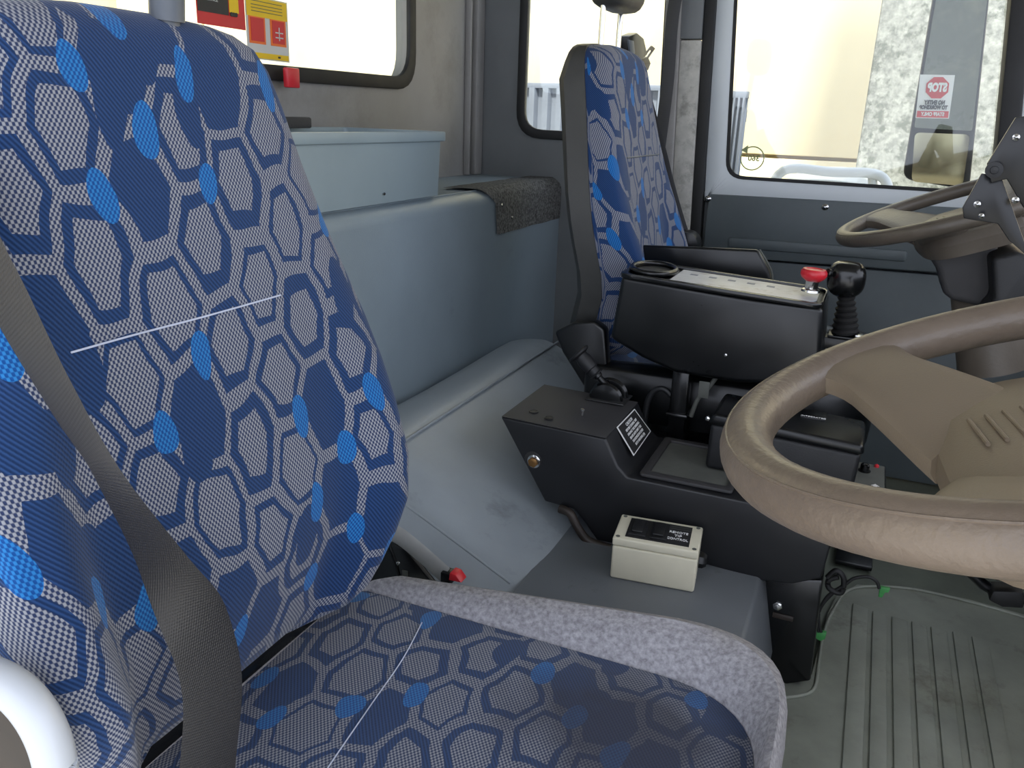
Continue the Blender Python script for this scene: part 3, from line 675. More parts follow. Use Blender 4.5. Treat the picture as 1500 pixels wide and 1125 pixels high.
# post and cables
ps = thing('pod_post', at(990, 640, 'y', 1.52), 'black square steel post carrying the armrest pod', 'post')
pa_ = at(985, 545, 'y', 1.55); pz = .46
box('tube', (pa_.x, 1.55, pz), (pa_.x + .034, 1.585, pa_.z + .03), M['gloss'], ps, bev=.004)
box('collar', (pa_.x - .005, 1.545, at(990, 605, 'y', 1.55).z - .01), (pa_.x + .039, 1.59, at(990, 605, 'y', 1.55).z), M['gloss'], ps, bev=.003)
box('base', (pa_.x - .04, 1.52, pz - .01), (pa_.x + .07, 1.62, pz), M['satin'], ps, bev=.003)
tube('cable', [at(*p, 'y', 1.56) for p in ((944, 620), (948, 590), (958, 573), (972, 570), (984, 580))], .006, M['black'], smoothn=6, label='looped black cable left of the pod post', cat='cable')
tube('cable', [at(*p, 'y', 1.56) for p in ((1012, 610), (1022, 585), (1036, 570), (1052, 548), (1056, 530))], .0045, M['dust'], smoothn=6, label='pale cable running up right of the pod post', cat='cable')
box('cable_tag', at(1026, 575, 'y', 1.55) - V((.004, .001, .01)), at(1040, 560, 'y', 1.55), M['dust'], bev=.001, label='small pale cable tag right of the pod post', cat='tag')

# ================================================================== seats
HW = [(.490, .10), (.495, .135), (.508, .160), (.53, .176), (.56, .188), (.60, .200), (.64, .210), (.69, .224), (.75, .236), (.80, .240), (.85, .236), (.90, .224), (.955, .208), (1.022, .189), (1.08, .175), (1.115, .163), (1.135, .15), (1.147, .13), (1.153, .105), (1.157, .06)]
def xf(z): return -.497 - (z - .66) * .2 if z > .66 else -.497 - (.66 - z) * .25
def Bz(z): return .055 * math.exp(-((z - .62) / .2) ** 2)
def backrest(cy, dz, left=False):
    bm = bmesh.new(); uvl = bm.loops.layers.uv.new('UVMap'); N = 56; R = []; UV = []
    T = .05
    for z, hw in HW:
        hl = hw + .055 * min(1, max(0, (.90 - z) / .22)) * (1 if left else 0)
        row = []; uvr = []; u = 0; prev = None
        tt = max(0, (1.160 - z) / .04); tr_ = 1 if tt >= 1 else (1 - (1 - tt) ** 2) ** .5
        tb2 = max(0, (z - .486) / .04); tr_ *= 1 if tb2 >= 1 else (1 - (1 - tb2) ** 2) ** .5
        tr_ = max(tr_, .12)
        for k in range(N + 1):
            th_ = math.pi * k / N                     # -hw .. hw around the front
            c = -math.cos(th_); s = math.sin(th_)
            yy = (hl if c < 0 else hw) * math.copysign(abs(c) ** .42, c); d = T * (max(s, 0) ** .42) * tr_
            q_ = min(1, max(0, (abs(yy) / (hl if c < 0 else hw) - (.66 if c < 0 and left else .5)) / (.22 if c < 0 and left else .42))); dip = -Bz(z) * q_ * q_ * (3 - 2 * q_) * tr_ * (1 if s > .35 else max(s, 0) / .35)
            p = V((xf(z) - T + d - dip, cy + yy, z + dz))
            if prev is not None: u += (p - prev).length
            prev = p; row.append(bm.verts.new(p)); uvr.append(u)
        mid = uvr[N // 2]; R.append(row); UV.append([(q - mid, z) for q in uvr])
    back = []
    for (z, hw), row in zip(HW, R):
        hl = hw + .055 * min(1, max(0, (.90 - z) / .22)) * (1 if left else 0)
        back.append([bm.verts.new((xf(z) - T - (.06 if left else .012), cy - hl, z + dz)), bm.verts.new((xf(z) - T - .012, cy + hw, z + dz))])
    for i in range(len(R) - 1):
        for k in range(N):
            f = bm.faces.new((R[i][k], R[i][k + 1], R[i + 1][k + 1], R[i + 1][k]))
            for lp, q in zip(f.loops, (UV[i][k], UV[i][k + 1], UV[i + 1][k + 1], UV[i + 1][k])): lp[uvl].uv = q
        for s_, k in ((0, 0), (1, N)):
            f = bm.faces.new((R[i][k], R[i + 1][k], back[i + 1][s_], back[i][s_]))
            du = -.05 if s_ == 0 else .05
            for lp, q in zip(f.loops, (UV[i][k], UV[i + 1][k], (UV[i + 1][k][0] + du, UV[i + 1][k][1]), (UV[i][k][0] + du, UV[i][k][1]))): lp[uvl].uv = q
        bm.faces.new((back[i][0], back[i + 1][0], back[i + 1][1], back[i][1]))
    bm.faces.new([v for v in R[-1]] + back[-1][::-1]); bm.faces.new(R[0][::-1] + back[0])
    me = finish(bm); return me
def shell(cy, dz):
    bm = bmesh.new(); R = []
    for z, hw in HW:
        h2 = hw + .004; x0 = xf(z) - .060; x1 = xf(z) - .125 + max(0, z - 1.08) * .4
        R.append([bm.verts.new(p) for p in ((x0, cy - h2, z + dz + .002), (x0, cy + h2, z + dz + .002), (x1 + .02, cy + h2, z + dz + .002), (x1, cy + h2 * .85, z + dz + .002), (x1, cy - h2 * .85, z + dz + .002), (x1 + .02, cy - h2, z + dz + .002))])
    for a, b in zip(R, R[1:]):
        for k in range(6): bm.faces.new((a[k], a[(k + 1) % 6], b[(k + 1) % 6], b[k]))
    bm.faces.new(R[0]); bm.faces.new(R[-1][::-1]); return finish(bm)
def fx(dy, z):  # front surface of the backrest
    return xf(z)
def seat(cy, dz, label, near, dx=0, cdz=0):
    t = thing('seat', (-.3, cy, ZF), label, 'seat', group='cab seats')
    b = link('backrest', backrest(cy, dz, near), M['fabric'], t)
    link('backrest_shell', shell(cy, dz), M['shell'], t)
    if near:
        sp_ = [atp(*p, V((xf(.93), 0, .93)), V((1, 0, .2)).normalized()) for p in ((103, 516), (200, 489), (300, 463), (410, 432))]
    else:
        sp_ = [V((xf(.93), cy + q, .93 + dz)) for q in (-.14, -.05, .05, .14)]
    sp_ = [V((fx(p.y - cy, p.z - dz) + .001, p.y, p.z)) for p in sp_]
    tube('stitching', sp_, .0009 if near else .0016, M['stitch'] if near else M['sleeve'], b, n=6, smoothn=6)
    if near:
        pass
    # cushion
    cd0 = cy; cy = cy + (.065 if near else 0); dz0_ = dz; dz = dz + cdz
    zc = .452 + dz
    OX0, OX1, OY0, OY1 = -.575, .003, cy - .28, cy + .315
    inn = rpoly([V((-.585, cy - .20, 0)), V((-.022, cy - .20, 0)), V((-.022, cy + .185, 0)), V((-.585, cy + .185, 0))], [.02, .10, .13, .02], 10)
    out = rpoly([V((-.575, OY0, 0)), V((OX1, OY0, 0)), V((OX1, OY1 - .005, 0)), V((-.56, OY1 - .09, 0))], [.03, .14, .15, .08], 10)
    bm = bmesh.new(); uvl = bm.loops.layers.uv.new('UVMap'); cen = V((-.3, cy - .01, 0)); R = []
    for s in (1, .985, .95, .85, .7, .5, .3, .12):
        R.append([bm.verts.new((cen.x + (p.x - cen.x) * s, cen.y + (p.y - cen.y) * s, zc + .010 * (1 - ((s - .0) / 1) ** 6) + .0 )) for p in inn])
    for a, c in zip(R, R[1:]):
        for k in range(len(inn)): bm.faces.new((a[k], a[(k + 1) % len(inn)], c[(k + 1) % len(inn)], c[k]))
    bm.faces.new(R[-1])
    for f in bm.faces:
        for lp in f.loops: lp[uvl].uv = (lp.vert.co.y - cy + .03, lp.vert.co.x + .9) if 0 else (lp.vert.co.x, lp.vert.co.y)
    cu = link('cushion', finish(bm), M['fabric_c'], t)
    # grey border bolster
    bm = bmesh.new(); R = []
    prof_ = [(0, -.004), (.08, .012), (.3, .028), (.55, .033), (.78, .024), (.92, .004), (1.0, -.03), (1.0, -.07), (.93, -.10)]
    for s, h in prof_:
        R.append([bm.verts.new((a.x + (c.x - a.x) * s, a.y + (c.y - a.y) * s, zc + h * ((1 if h < 0 else min(1, (c - a).length / .08) * (.15 + 1.15 * max(0, min(1, (c.x + .56) / .22))))))) for a, c in zip(inn, out)])
    for a, c in zip(R, R[1:]):
        for k in range(len(inn)): bm.faces.new((a[k], a[(k + 1) % len(inn)], c[(k + 1) % len(inn)], c[k]))
    bm.faces.new(R[-1]); 
    link('cushion_border', finish(bm), M['welt'] if near else M['satin'], t)
    if near:
        z1 = zc + .0105
        tube('stitching', [at(*p, 'z', z1) for p in ((618, 912), (590, 965), (545, 1030), (490, 1110), (470, 1140))], .0008, M['stitch'], cu, n=6, smoothn=6)
    # base pedestal and dark bar in the backrest gap
    if near: box('gap_shade_bar', (-.66, cy - .26, .36 + dz), (-.575, cy + .16, .475 + dz), M['gloss'], t, bev=.01)  # black bar added so the gap under the backrest reads dark
    box('seat_base', (-.52 if near else -.39, cy - .2, ZF), (-.06, cy + .2, .36 + dz), M['satin'], t, bev=.02, seg=3)
    if dx:
        for ch in t.children: ch.location.x += dx
    return t
s1 = seat(.59, 0, 'blue patterned passenger seat filling the left foreground', True)
s2 = seat(1.885, .075, 'blue patterned driver seat with grey shell beside the far door', False, .062, .05)
# near headrest: sleeve and pad (pad above the frame)
hs = at(247, 14, 'x', -.615)
tube('headrest_post', [V((-.62, hs.y, 1.14)), V((-.605, hs.y, 1.32))], .012, M['sleeve'], s1, n=14)
lathe('post_sleeve', [(.0155, 0), (.0155, .020), (.018, .034)], V((-.618, hs.y, 1.152)), (0.1, 0, 1), M['sleeve'], s1, n=14)
def headrest(cy, z0, par, x=-.6, ya_=None, n=1):
    w2, d2 = .105, .05
    pl_ = [V((x - d2 * .5, cy - w2, z0)), V((x + d2, cy - w2 * .98, z0 + .01)), V((x + d2 * .9, cy - w2 * .8, z0 + .15)), V((x - d2 * .3, cy - w2 * .8, z0 + .15))]
    bm = bmesh.new(); R = []
    for j in range(13):
        a = -1 + 2 * j / 12; sc = (1 - abs(a) ** 5) ** .5 if abs(a) < 1 else .0
        sc = max(sc, .25); z_m = z0 + .08
        row = []
        for k in range(20):
            an = 2 * math.pi * k / 20; c_, s_ = math.cos(an), math.sin(an)
            row.append(bm.verts.new((x + .01 + d2 * sc * math.copysign(abs(c_) ** .6, c_), cy + w2 * a, z_m + .078 * (.55 + .45 * sc) * math.copysign(abs(s_) ** .6, s_))))
        R.append(row)
    for a, b in zip(R, R[1:]):
        for k in range(20): bm.faces.new((a[k], a[(k + 1) % 20], b[(k + 1) % 20], b[k]))
    bm.faces.new(R[0]); bm.faces.new(R[-1][::-1])
    return link('headrest', finish(bm), M['shell'], par)
headrest(.59, 1.30, s1)
h1 = at(880, 62, 'x', -.6); h2 = at(905, 72, 'x', -.6); u1 = at(884, 10, 'x', -.6); u2 = at(909, 25, 'x', -.6)
tube('headrest_post', [h1 - V((0, 0, .03)), u1 + V((0, 0, .02))], .0065, M['chrome'], s2, n=10)
tube('headrest_post', [h2 - V((0, 0, .03)), u2 + V((0, 0, .02))], .0065, M['chrome'], s2, n=10)
hb = at(895, 24, 'x', -.6)
headrest((h1.y + h2.y) / 2 + .005, u2.z + .002, s2, x=-.6)
# seat hinge cover, buckle stalk
hg = thing('seat_hinge_cover', at(560, 850, 'y', .95), 'black hinge cover at the backrest corner of the passenger seat', 'hinge cover')
hgp = [at(*p, 'y', .984) for p in ((510, 890), (545, 845), (575, 790), (600, 800), (640, 850), (665, 870), (600, 905), (530, 915))]
prism('cover', hgp, (0, -.012, 0), M['satin'], hg, bev=.004)
tube('rib', [at(*p, 'y', .972) for p in ((568, 795), (580, 825), (588, 860))], .003, M['satin'], hg, smoothn=4)
c = at(583, 825, 'y', .972); lathe('rivet', [(.004, 0), (.003, .002), (.0005, .003)], c, (0, -1, 0), M['chrome'], hg, n=10)
c = at(594, 840, 'y', .972); box('clip', c - V((.005, .003, .008)), c + V((.005, 0, .006)), M['dust'], hg, bev=.001)
bs = thing('belt_buckle', at(640, 830, 'y', .97), 'grey belt stalk ending in a red buckle beside the passenger cushion', 'buckle')
strap('stalk', [at(*p, 'y', .965) for p in ((572, 778), (592, 790), (622, 815), (652, 842))], .034, V((.35, -.1, 1)), plain('grey_stalk', (172, 172, 168), .6), bs, th=.004)
c = at(658, 843, 'y', .965)
box('latch', c - V((.010, .010, .012)), c + V((.006, .010, .008)), M['satin'], bs, bev=.002)
c = at(668, 842, 'y', .965)
prism('release_button', [c + V(p) for p in ((-.008, -.01, -.006), (.014, -.01, -.005), (.004, -.01, .006), (-.006, -.01, .007))], (0, .02, 0), M['red'], bs, bev=.002)
# near belt
bpts = [at(-70, 200, 'x', -.58), at(-35, 340, 'x', -.55), at(20, 455, 'x', -.515), at(85, 575, 'x', -.48), at(155, 690, 'x', -.445), at(235, 815, 'x', -.435), at(290, 920, 'x', -.43), at(312, 1010, 'x', -.43), at(305, 1125, 'x', -.44), at(295, 1260, 'x', -.46)]
strap('seat_belt', bpts, .048, [V((1, -.1, .35)), V((1, -.1, .35)), V((1, -.1, .35)), V((1, -.22, .35)), V((1, -.3, .35)), V((.9, .1, .2)), V((.45, .7, .1)), V((.45, .85, 0)), V((.45, .85, 0)), V((.45, .85, 0))], M['web'], label='dark grey seat belt webbing hanging down the passenger backrest', cat='seat belt')
# white curved handle lower left
hc_ = [at(*p, 'y', .27) for p in ((-60, 985), (-20, 990), (20, 1010), (52, 1045), (74, 1090), (84, 1140), (88, 1190))]
wh = thing('grab_handle', at(60, 1100, 'y', .27), 'white curved plastic handle at the lower left corner', 'handle')
tube('grip', hc_, .0125, M['white'], wh, n=16, smoothn=8)
prism('backing', [at(*p, 'y', .285) for p in ((-60, 1000), (0, 1010), (45, 1060), (70, 1130), (75, 1190), (-60, 1190))], (0, .01, 0), M['hose'], wh, bev=.002)

# ================================================================== far seat belt gear
bg_ = thing('belt_guide', at(920, 75, 'x', -.66), 'black belt guide with slotted metal lever behind the driver headrest', 'belt guide')
xg = -.68
prism('housing', [at(*p, 'x', xg) for p in ((906, 82), (906, 53), (918, 48), (928, 56), (934, 80), (925, 88))], (.03, 0, 0), M['satin'], bg_, bev=.004)
prism('bracket', [at(*p, 'x', xg + .03) for p in ((918, 58), (926, 60), (928, 78), (922, 84))], (.005, 0, 0), M['sleeve'], bg_, bev=.001)
prism('knuckle', [at(*p, 'x', xg) for p in ((930, 86), (940, 83), (944, 93), (940, 103), (932, 98))], (.02, 0, 0), M['hose'], bg_, bev=.003)
L0 = [at(*p, 'x', xg) for p in ((938, 86), (953, 67), (958, 71), (944, 91))]; cc2 = sum(L0, V()) / 4
frame('slotted_lever', L0, [cc2 + (p - cc2) * .55 for p in L0], (.004, 0, 0), M['hose'], bg_, irad=.002, orad=.004)
def sp2(name, pts, w, lab, side=V((1, 0, 0))):
    strap(name, pts, w, side, M['web_d'], label=lab, cat='seat belt')
yb_ = YF - .06
sp2('seat_belt', [at(988, 0, 'y', yb_) + V((.02, 0, .12)), at(986, 20, 'y', yb_), at(978, 120, 'y', yb_), at(966, 215, 'y', yb_ - .02), at(960, 270, 'y', yb_ - .05), at(985, 345, 'y', yb_ - .08)], .034, 'black driver belt webbing running down the pillar')
sp2('seat_belt', [at(938, 108, 'y', 2.16), at(948, 150, 'y', 2.17), at(966, 215, 'y', 2.19), at(985, 290, 'y', 2.19), at(1003, 350, 'y', 2.17)], .03, 'black driver belt webbing slanting along the seat shoulder')
c = at(1010, 355, 'y', 2.16)
lathe('rounded_armrest', [(.03, 0), (.034, .01), (.03, .05), (.01, .055)], c, (0, -1, 0), M['satin'], label='dark rounded armrest end between driver seat and door', cat='armrest')
# dark recliner cover of driver seat
prism('recliner_cover', [at(*p, 'y', 1.66) for p in ((818, 482), (848, 468), (876, 466), (893, 478), (897, 545), (905, 600), (860, 560), (830, 512))], (0, -.03, 0), M['satin'], s2, bev=.008, seg=3)

# ================================================================== steering wheels
def wheel(c, R, tilt, yaw, r, label, near, mat_r, mat_h):
    c = V(c); t = thing('steering_wheel', c, label, 'steering wheel', group='steering wheels')
    u = V((-math.cos(tilt) * math.cos(yaw), -math.cos(tilt) * math.sin(yaw), -math.sin(tilt))); v = V((-math.sin(yaw), math.cos(yaw), 0)); n = v.cross(u) if v.cross(u).z > 0 else u.cross(v); n.normalize()
    W = lambda a, b, h=0: c + u * a + v * b + n * h
    N = 96
    bm = tube_bm([W(R * math.cos(2 * math.pi * k / N), R * math.sin(2 * math.pi * k / N)) for k in range(N)], r, 20, True, up=n)
    link('rim', finish(bm), mat_r, t)
    tube('rim_seam', [W((R + r * .62) * math.cos(2 * math.pi * k / N), (R + r * .62) * math.sin(2 * math.pi * k / N), r * .77) for k in range(N)], .0012, mat_r, t, n=6, closed=True)
    # four spokes flowing from the hub pad into the rim
    hd = -.045
    def spoke(an, w0, w1, s0=None):
        e = V((math.cos(an), math.sin(an))) * (R - r * .35); st0 = V((math.copysign(.045, math.cos(an)), math.copysign(.06, math.sin(an)))) if s0 is None else V(s0)
        bm = bmesh.new(); RR = []; d = (e - st0).normalized(); de = V((math.cos(an), math.sin(an)))
        for q in [k / 14 for k in range(15)]:
            p0 = st0 + (e - st0) * q; dd = (d * (1 - q) + de * q).normalized(); p = V((-dd.y, dd.x))
            hw = w0 + (w1 - w0) * q + .020 * max(0, (q - .7) / .3) ** 2; th2 = .016 - .003 * q
            h = hd * (1 - q ** 1.3) + .006 * math.sin(q * 3.14)
            row = []
            for k in range(16):
                a_ = 2 * math.pi * k / 16; cs, sn = math.cos(a_), math.sin(a_)
                s_ = math.copysign(abs(cs) ** .55, cs) * hw; hh_ = math.copysign(abs(sn) ** .6, sn) * th2
                row.append(bm.verts.new(W(p0.x + p.x * s_, p0.y + p.y * s_, h + hh_)))
            RR.append(row)
        for a, b in zip(RR, RR[1:]):
            for k in range(16): bm.faces.new((a[k], a[(k + 1) % 16], b[(k + 1) % 16], b[k]))
        bm.faces.new(RR[0]); bm.faces.new(RR[-1][::-1])
        link('spoke', finish(bm), mat_h, t)
    for i_, an in enumerate(WA): spoke(an, .064 if i_ == 0 else .052, .034, (.05, .03) if i_ == 0 else None)
    # hub pad: rounded square
    prs = [(0, -.03), (1, -.03), (1.05, -.005), (1.0, .012), (.85, .022), (.5, .026), (0.02, .027)]
    bm = bmesh.new(); R2 = []
    for s, h in prs:
        s = max(s, .02)
        R2.append([bm.verts.new(W(.095 * s * math.copysign(abs(math.cos(k * math.pi / 18)) ** .55, math.cos(k * math.pi / 18)), .140 * s * math.copysign(abs(math.sin(k * math.pi / 18)) ** .55, math.sin(k * math.pi / 18)), hd + h)) for k in range(36)])
    for a, b in zip(R2, R2[1:]):
        for k in range(36): bm.faces.new((a[k], a[(k + 1) % 36], b[(k + 1) % 36], b[k]))
    bm.faces.new(R2[0][::-1]); bm.faces.new(R2[-1])
    hub = link('hub_pad', finish(bm), mat_h, t)
    for k in range(4):
        tube('embossed_bar', [W(.030 + .012 * k, -.02 - .004 * k, hd + .0265), W(.034 + .012 * k, .035 - .004 * k, hd +   .0262)], .0016, mat_h, t, n=8)
    # column going down and forward
    cb = c - n * .05
    tube('column', [c - n * .06, c - n * .16, c - n * .34], [.042, .055, .075], mat_h, t, n=20)
    return t, W, n
WA = [math.radians(a) for a in (49, -66, 125, -140)]
w1, W1, n1 = wheel((.151, .640, .919), .225, .321, .062, .0195, 'large tan leather near steering wheel at the right edge', True, M['tan'], M['tan_h'])
w2, W2, n2 = wheel((.164, 1.878, .946), .225, .367, .101, .015, 'grey driver steering wheel near the far door', False, M['taupe'], M['taupe'])
# far column cowl
ycw = 1.80
prism('column_cowl', [at(*p, 'y', ycw) for p in ((1345, 352), (1385, 340), (1428, 330), (1470, 372), (1492, 400), (1455, 440), (1445, 452), (1392, 440), (1382, 430), (1374, 398))], (0, .16, 0), M['black_d'], bev=.012, seg=3, label='dark cowl around the driver steering column', cat='cowl')
prism('dash_binnacle', [at(*p, 'y', 1.72) for p in ((1452, 378), (1490, 368), (1520, 380), (1520, 470), (1440, 478), (1440, 455), (1456, 440))], (0, .3, 0), M['black'], bev=.010, seg=3, label='black binnacle under the driver steering wheel', cat='binnacle')
# monitor bracket
br_ = thing('monitor_bracket', at(1440, 300, 'y', 1.45), 'black folded steel bracket standing in front of the far steering wheel', 'bracket')
yb2 = 1.45
prism('lower_plate', [at(*p, 'y', yb2) for p in ((1438, 254), (1452, 256), (1468, 262), (1500, 352), (1510, 380), (1478, 352), (1462, 328), (1412, 320), (1410, 304))], (0, .006, 0), M['satin'], br_, bev=.001)
prism('upper_arm', [at(*p, 'y', yb2 - .01) for p in ((1446, 240), (1488, 172), (1502, 170), (1540, 180), (1540, 300), (1500, 305), (1475, 262), (1452, 268))], (0, .008, 0), M['satin'], br_, bev=.001)
for p, rr in (((1456, 249), .012), ((1488, 201), .005), ((1431, 299), .005), ((1437, 316), .004), ((1487, 293), .005)):
    c = at(*p, 'y', yb2 - .012); lathe('bolt', [(rr, 0), (rr, .004), (rr * .5, .005), (rr * .45, .007), (.0005, .008)], c, (0, -1, 0), M['chrome'] if rr < .01 else M['black'], br_, n=14)

# ================================================================== floor mat
mt = thing('floor_mat', (.2, 1.5, ZF), 'grey green ribbed rubber mat in the passenger footwell', 'floor mat')
fl = lambda px, py, z=ZF: at(px, py, 'z', z)
mo = [fl(1020, 1125), fl(1100, 1004), fl(1188, 990), fl(1212, 900), fl(1224, 876), fl(1255, 858), fl(1330, 862), fl(1420, 880), fl(1500, 902), fl(1620, 960), fl(1640, 1400), fl(900, 1400)]
prism('sheet', mo, (0, 0, .004), M['mat'], mt, bev=.002)
tube('edge_bead', [fl(1150, 1022, ZF + .006), fl(1190, 1012, ZF + .006), fl(1199, 975, ZF + .006), fl(1206, 930, ZF + .006), fl(1222, 892, ZF + .006), fl(1250, 862, ZF + .006), fl(1330, 862, ZF + .006), fl(1430, 884, ZF + .006), fl(1520, 910, ZF + .006)], .003, M['mat'], mt, smoothn=6)
zr = ZF + .004
for i, (xa, xb, yt) in enumerate(((1249, 1271, 886), (1278, 1298, 897), (1306, 1328, 905), (1335, 1357, 912), (1363, 1386, 920), (1395, 1417, 927), (1423, 1447, 934))):
    a = at(xa, yt, 'z', zr); b = at(xb, yt + 8, 'z', zr)
    prism('rib', [(a.x, 1.02, zr), (b.x, 1.02, zr), (b.x, b.y, zr), (a.x, a.y, zr)], (0, 0, .005), M['mat'], mt, bev=.0015)
# a raised pad on the far floor, pedals
box('pedal_box', fl(1222, 826) + V((0, 0, 0)), fl(1278, 800) + V((.0, .03, .012)), M['satin'], bev=.003, label='small dark plate on the floor ahead of the console', cat='plate')
pd_ = thing('pedal', at(1450, 845, 'z', .25), 'black pedal arm with steel edge behind the near steering wheel', 'pedal')
pz_ = 1.55
tube('arm', [at(*p, 'y', pz_) for p in ((1370, 815), (1420, 838), (1450, 862), (1510, 880))], .010, M['satin'], pd_, smoothn=4)
tube('rod', [at(*p, 'y', pz_ - .02) for p in ((1404, 822), (1446, 844))], .004, M['chrome'], pd_)
prism('pad', [at(*p, 'y', pz_ - .03) for p in ((1448, 880), (1455, 866), (1500, 868), (1500, 892), (1468, 890))], (0, .04, 0), M['rubber'], pd_, bev=.004)
prism('pad', [at(*p, 'y', pz_ - .03) for p in ((1443, 842), (1455, 832), (1500, 832), (1500, 852), (1460, 852))], (0, .04, 0), M['rubber'], pd_, bev=.004)
# loose wires with green plugs
wr_ = thing('wiring_loom', fl(1222, 860), 'loose black wires with two green plugs beside the console leg', 'wiring')
G = lambda px, py, y=1.40: at(px, py, 'y', y)
tube('wire', [G(*p) for p in ((1212, 846), (1225, 836), (1236, 848), (1232, 868), (1215, 862), (1214, 850), (1228, 845))], .005, M['rubber'], wr_, smoothn=8)
tube('wire', [G(*p) for p in ((1222, 866), (1238, 856), (1252, 847), (1272, 845), (1284, 852), (1288, 862))], .003, M['rubber'], wr_, smoothn=8)
tube('wire', [G(*p) for p in ((1224, 864), (1210, 876), (1200, 896), (1200, 915), (1203, 926))], .0028, M['rubber'], wr_, smoothn=8)
tube('wire', [G(*p) for p in ((1222, 868), (1206, 885), (1197, 905), (1199, 926))], .0022, M['rubber'], wr_, smoothn=8)
for p, q_ in (((1293, 866), 0), ((1201, 932), 0)):
    c = G(*p)
    if p[0] > 1250: prism('plug', [c + V(v_) for v_ in ((-.011, 0, .006), (.011, 0, .007), (.009, 0, -.001), (.004, 0, -.002), (.001, 0, -.013), (-.005, 0, -.013), (-.005, 0, 0))], (0, .008, 0), M['green'], wr_, bev=.001)
    else: prism('plug', [c + V(v_) for v_ in ((-.008, 0, .008), (.010, 0, .010), (.009, 0, -.004), (.002, 0, -.010), (-.008, 0, -.006))], (0, .008, 0), M['green'], wr_, bev=.001)

# ================================================================== outside mirror with a painted reflection of the STOP sign
ym = 2.85
mr = thing('door_mirror', at(1385, 270, 'y', ym), 'tall black framed truck mirror outside the driver door window', 'mirror')
mz = lambda px, py, dy=0: at(px, py, 'y', ym + dy)
ang = V((0, 1, 0))
fo = [mz(1322, 262), mz(1420, 279), mz(1449, 0) + (mz(1449, 0) - mz(1420, 279)) * .25, mz(1366, 0) + (mz(1366, 0) - mz(1322, 262)) * .25]
prism('housing', rpoly(fo, .03, 5), (0, .06, 0), M['rubber'], mr, bev=.006)
g1 = [mz(1339, 187), mz(1424, 192), mz(1446, 0) + (mz(1446, 0) - mz(1424, 192)) * .3, mz(1371, 0) + (mz(1371, 0) - mz(1339, 187)) * .3]
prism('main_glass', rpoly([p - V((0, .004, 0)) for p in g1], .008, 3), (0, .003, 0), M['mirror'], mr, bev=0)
g2 = [mz(1335, 266), mz(1410, 272), mz(1421, 197), mz(1340, 194)]
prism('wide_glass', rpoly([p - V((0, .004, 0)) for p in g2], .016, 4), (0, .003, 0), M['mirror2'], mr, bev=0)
sk_ = thing('stop_reflection', mz(1365, 140, -.005), 'painted reflection of a white sign with red reversed STOP octagon on the tall mirror glass', 'sticker')  # reversed print painted on the glass in place of a mirrored sign
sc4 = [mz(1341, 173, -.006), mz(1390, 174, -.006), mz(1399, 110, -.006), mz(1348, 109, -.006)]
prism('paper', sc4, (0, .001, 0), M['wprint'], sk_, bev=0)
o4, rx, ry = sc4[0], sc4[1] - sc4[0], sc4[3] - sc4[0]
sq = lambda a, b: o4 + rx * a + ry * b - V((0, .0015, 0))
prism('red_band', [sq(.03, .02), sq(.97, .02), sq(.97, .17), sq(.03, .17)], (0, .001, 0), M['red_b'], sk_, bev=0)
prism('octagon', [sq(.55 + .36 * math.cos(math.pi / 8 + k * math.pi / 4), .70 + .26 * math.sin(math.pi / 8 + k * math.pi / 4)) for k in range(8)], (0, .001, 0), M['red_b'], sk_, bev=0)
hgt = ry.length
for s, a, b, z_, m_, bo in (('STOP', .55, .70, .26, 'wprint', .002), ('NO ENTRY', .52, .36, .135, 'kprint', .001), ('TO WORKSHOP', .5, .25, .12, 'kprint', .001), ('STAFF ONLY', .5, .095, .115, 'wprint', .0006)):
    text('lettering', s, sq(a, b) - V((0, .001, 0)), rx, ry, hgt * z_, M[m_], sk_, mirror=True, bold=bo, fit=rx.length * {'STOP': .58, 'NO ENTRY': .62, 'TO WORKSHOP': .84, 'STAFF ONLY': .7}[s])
# 360 degree sticker on the door glass
st3 = thing('round_sticker', fw(1102, 232), 'faint green round 360 degree arrow sticker on the far door glass', 'sticker')
y6 = YF + .020; c6 = at(1102, 232, 'y', y6); r6 = (at(1119, 232, 'y', y6) - c6).length
green6 = plain('faded_green', (148, 158, 110), .6)
a6 = [c6 + V((math.cos(math.radians(a)) * r6, 0, math.sin(math.radians(a)) * r6)) for a in range(-200, 136, 8)]
tube('ring', a6, .0018, green6, st3, n=6)
e6 = a6[-1]; prism('arrow_head', [e6 + V(p) for p in ((-.014, 0, -.004), (.004, 0, .010), (.004, 0, -.012))], (0, .001, 0), green6, st3, bev=0)
text('lettering', '360°', c6 - V((0, .001, 0)), (1, 0, 0), (0, 0, 1), r6 * .68, green6, st3, mirror=True, bold=.0006)

# ================================================================== stickers on the rear window
xs_ = XR - .016
sr = lambda px, py, d=0: at(px, py, 'x', xs_ + d)
hz = thing('hazard_sticker', sr(395, 90), 'yellow and red warning sticker on the rear window above the passenger seat', 'sticker')
A = [sr(364, 100), sr(424, 92), sr(425, 5), sr(366, -3)]
yl, yr_, zl, zh = A[0].y, A[1].y, A[1].z - .0, A[2].z
A = [V((xs_, yl, zl)), V((xs_, yr_, zl)), V((xs_, yr_, zh)), V((xs_, yl, zh))]
def rq(a0, a1, b0, b1, d, m, name, par=hz):
    Y = lambda a: yl + (yr_ - yl) * a; Z = lambda b: zl + (zh - zl) * b
    prism(name, [V((xs_ + d, Y(a0), Z(b0))), V((xs_ + d, Y(a1), Z(b0))), V((xs_ + d, Y(a1), Z(b1))), V((xs_ + d, Y(a0), Z(b1)))], (.0005, 0, 0), M[m], par, bev=0)
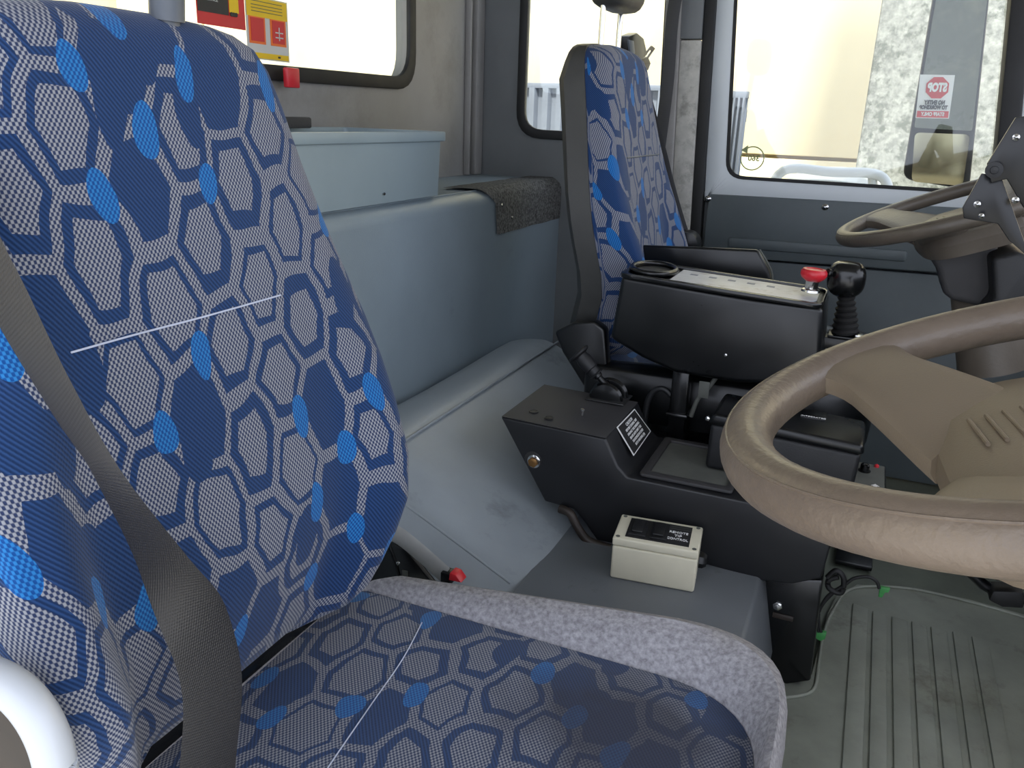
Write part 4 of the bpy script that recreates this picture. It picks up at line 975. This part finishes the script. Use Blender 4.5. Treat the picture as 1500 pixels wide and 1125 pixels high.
rq(0, 1, 0, 1, 0, 'lgrey', 'paper'); rq(.02, .97, .68, .98, .001, 'yellow', 'yellow_band'); rq(.03, .97, .02, .11, .001, 'yellow', 'yellow_band')
rq(.05, .43, .25, .68, .001, 'orange', 'orange_panel'); rq(.55, .93, .25, .68, .001, 'orange', 'orange_panel')
rq(.09, .39, .29, .66, .002, 'red_b', 'red_panel'); rq(.59, .89, .29, .66, .002, 'red_b', 'red_panel')
rq(.735, .755, .34, .56, .003, 'lgrey', 'mark'); rq(.65, .84, .46, .48, .003, 'lgrey', 'mark'); rq(.65, .84, .38, .40, .003, 'lgrey', 'mark')
for b0 in (.92, .86, .81, .76): rq(.12, .85, b0, b0 + .01, .002, 'dust', 'text_line')
rq(.7, .76, .05, .08, .002, 'kprint', 'mark')
ps_ = thing('service_poster', sr(325, 30), 'dark poster with red border on the rear window behind the passenger headrest', 'poster')
yl, yr_ = sr(288, 20).y, sr(359, 30).y; zl, zh = sr(330, 40).z, sr(330, -90).z
rq(0, 1, 0, 1, 0, 'red_b', 'paper', ps_); rq(.02, .64, .14, .98, .001, 'kprint', 'dark_panel', ps_); rq(.66, .86, .18, .7, .001, 'yellow', 'flame_panel', ps_)
Yc = lambda a: yl + (yr_ - yl) * a; Zc = lambda b: zl + (zh - zl) * b
text('lettering', 'SAFETY', V((xs_ + .002, Yc(.28), Zc(.47))), (0, 1, 0), (0, 0, 1), .018, M['wprint'], ps_)
text('lettering', 'EQUIPMENT', V((xs_ + .002, Yc(.30), Zc(.36))), (0, 1, 0), (0, 0, 1), .009, M['wprint'], ps_)
text('lettering', 'SERVICE', V((xs_ + .002, Yc(.30), Zc(.29))), (0, 1, 0), (0, 0, 1), .009, M['wprint'], ps_)
for a_ in (.69, .74, .79): lathe('wheel_mark', [(.004, 0), (.004, .001), (.001, .0012)], V((xs_ + .002, Yc(a_), Zc(.16))), (1, 0, 0), M['kprint'], ps_, n=10)
# red bracket behind the near seat
box('red_bracket', at(415, 128, 'x', -1.12), at(432, 100, 'x', -1.12) + V((.012, 0, 0)), M['red'], bev=.003, label='small red plastic bracket below the rear window sticker', cat='bracket')
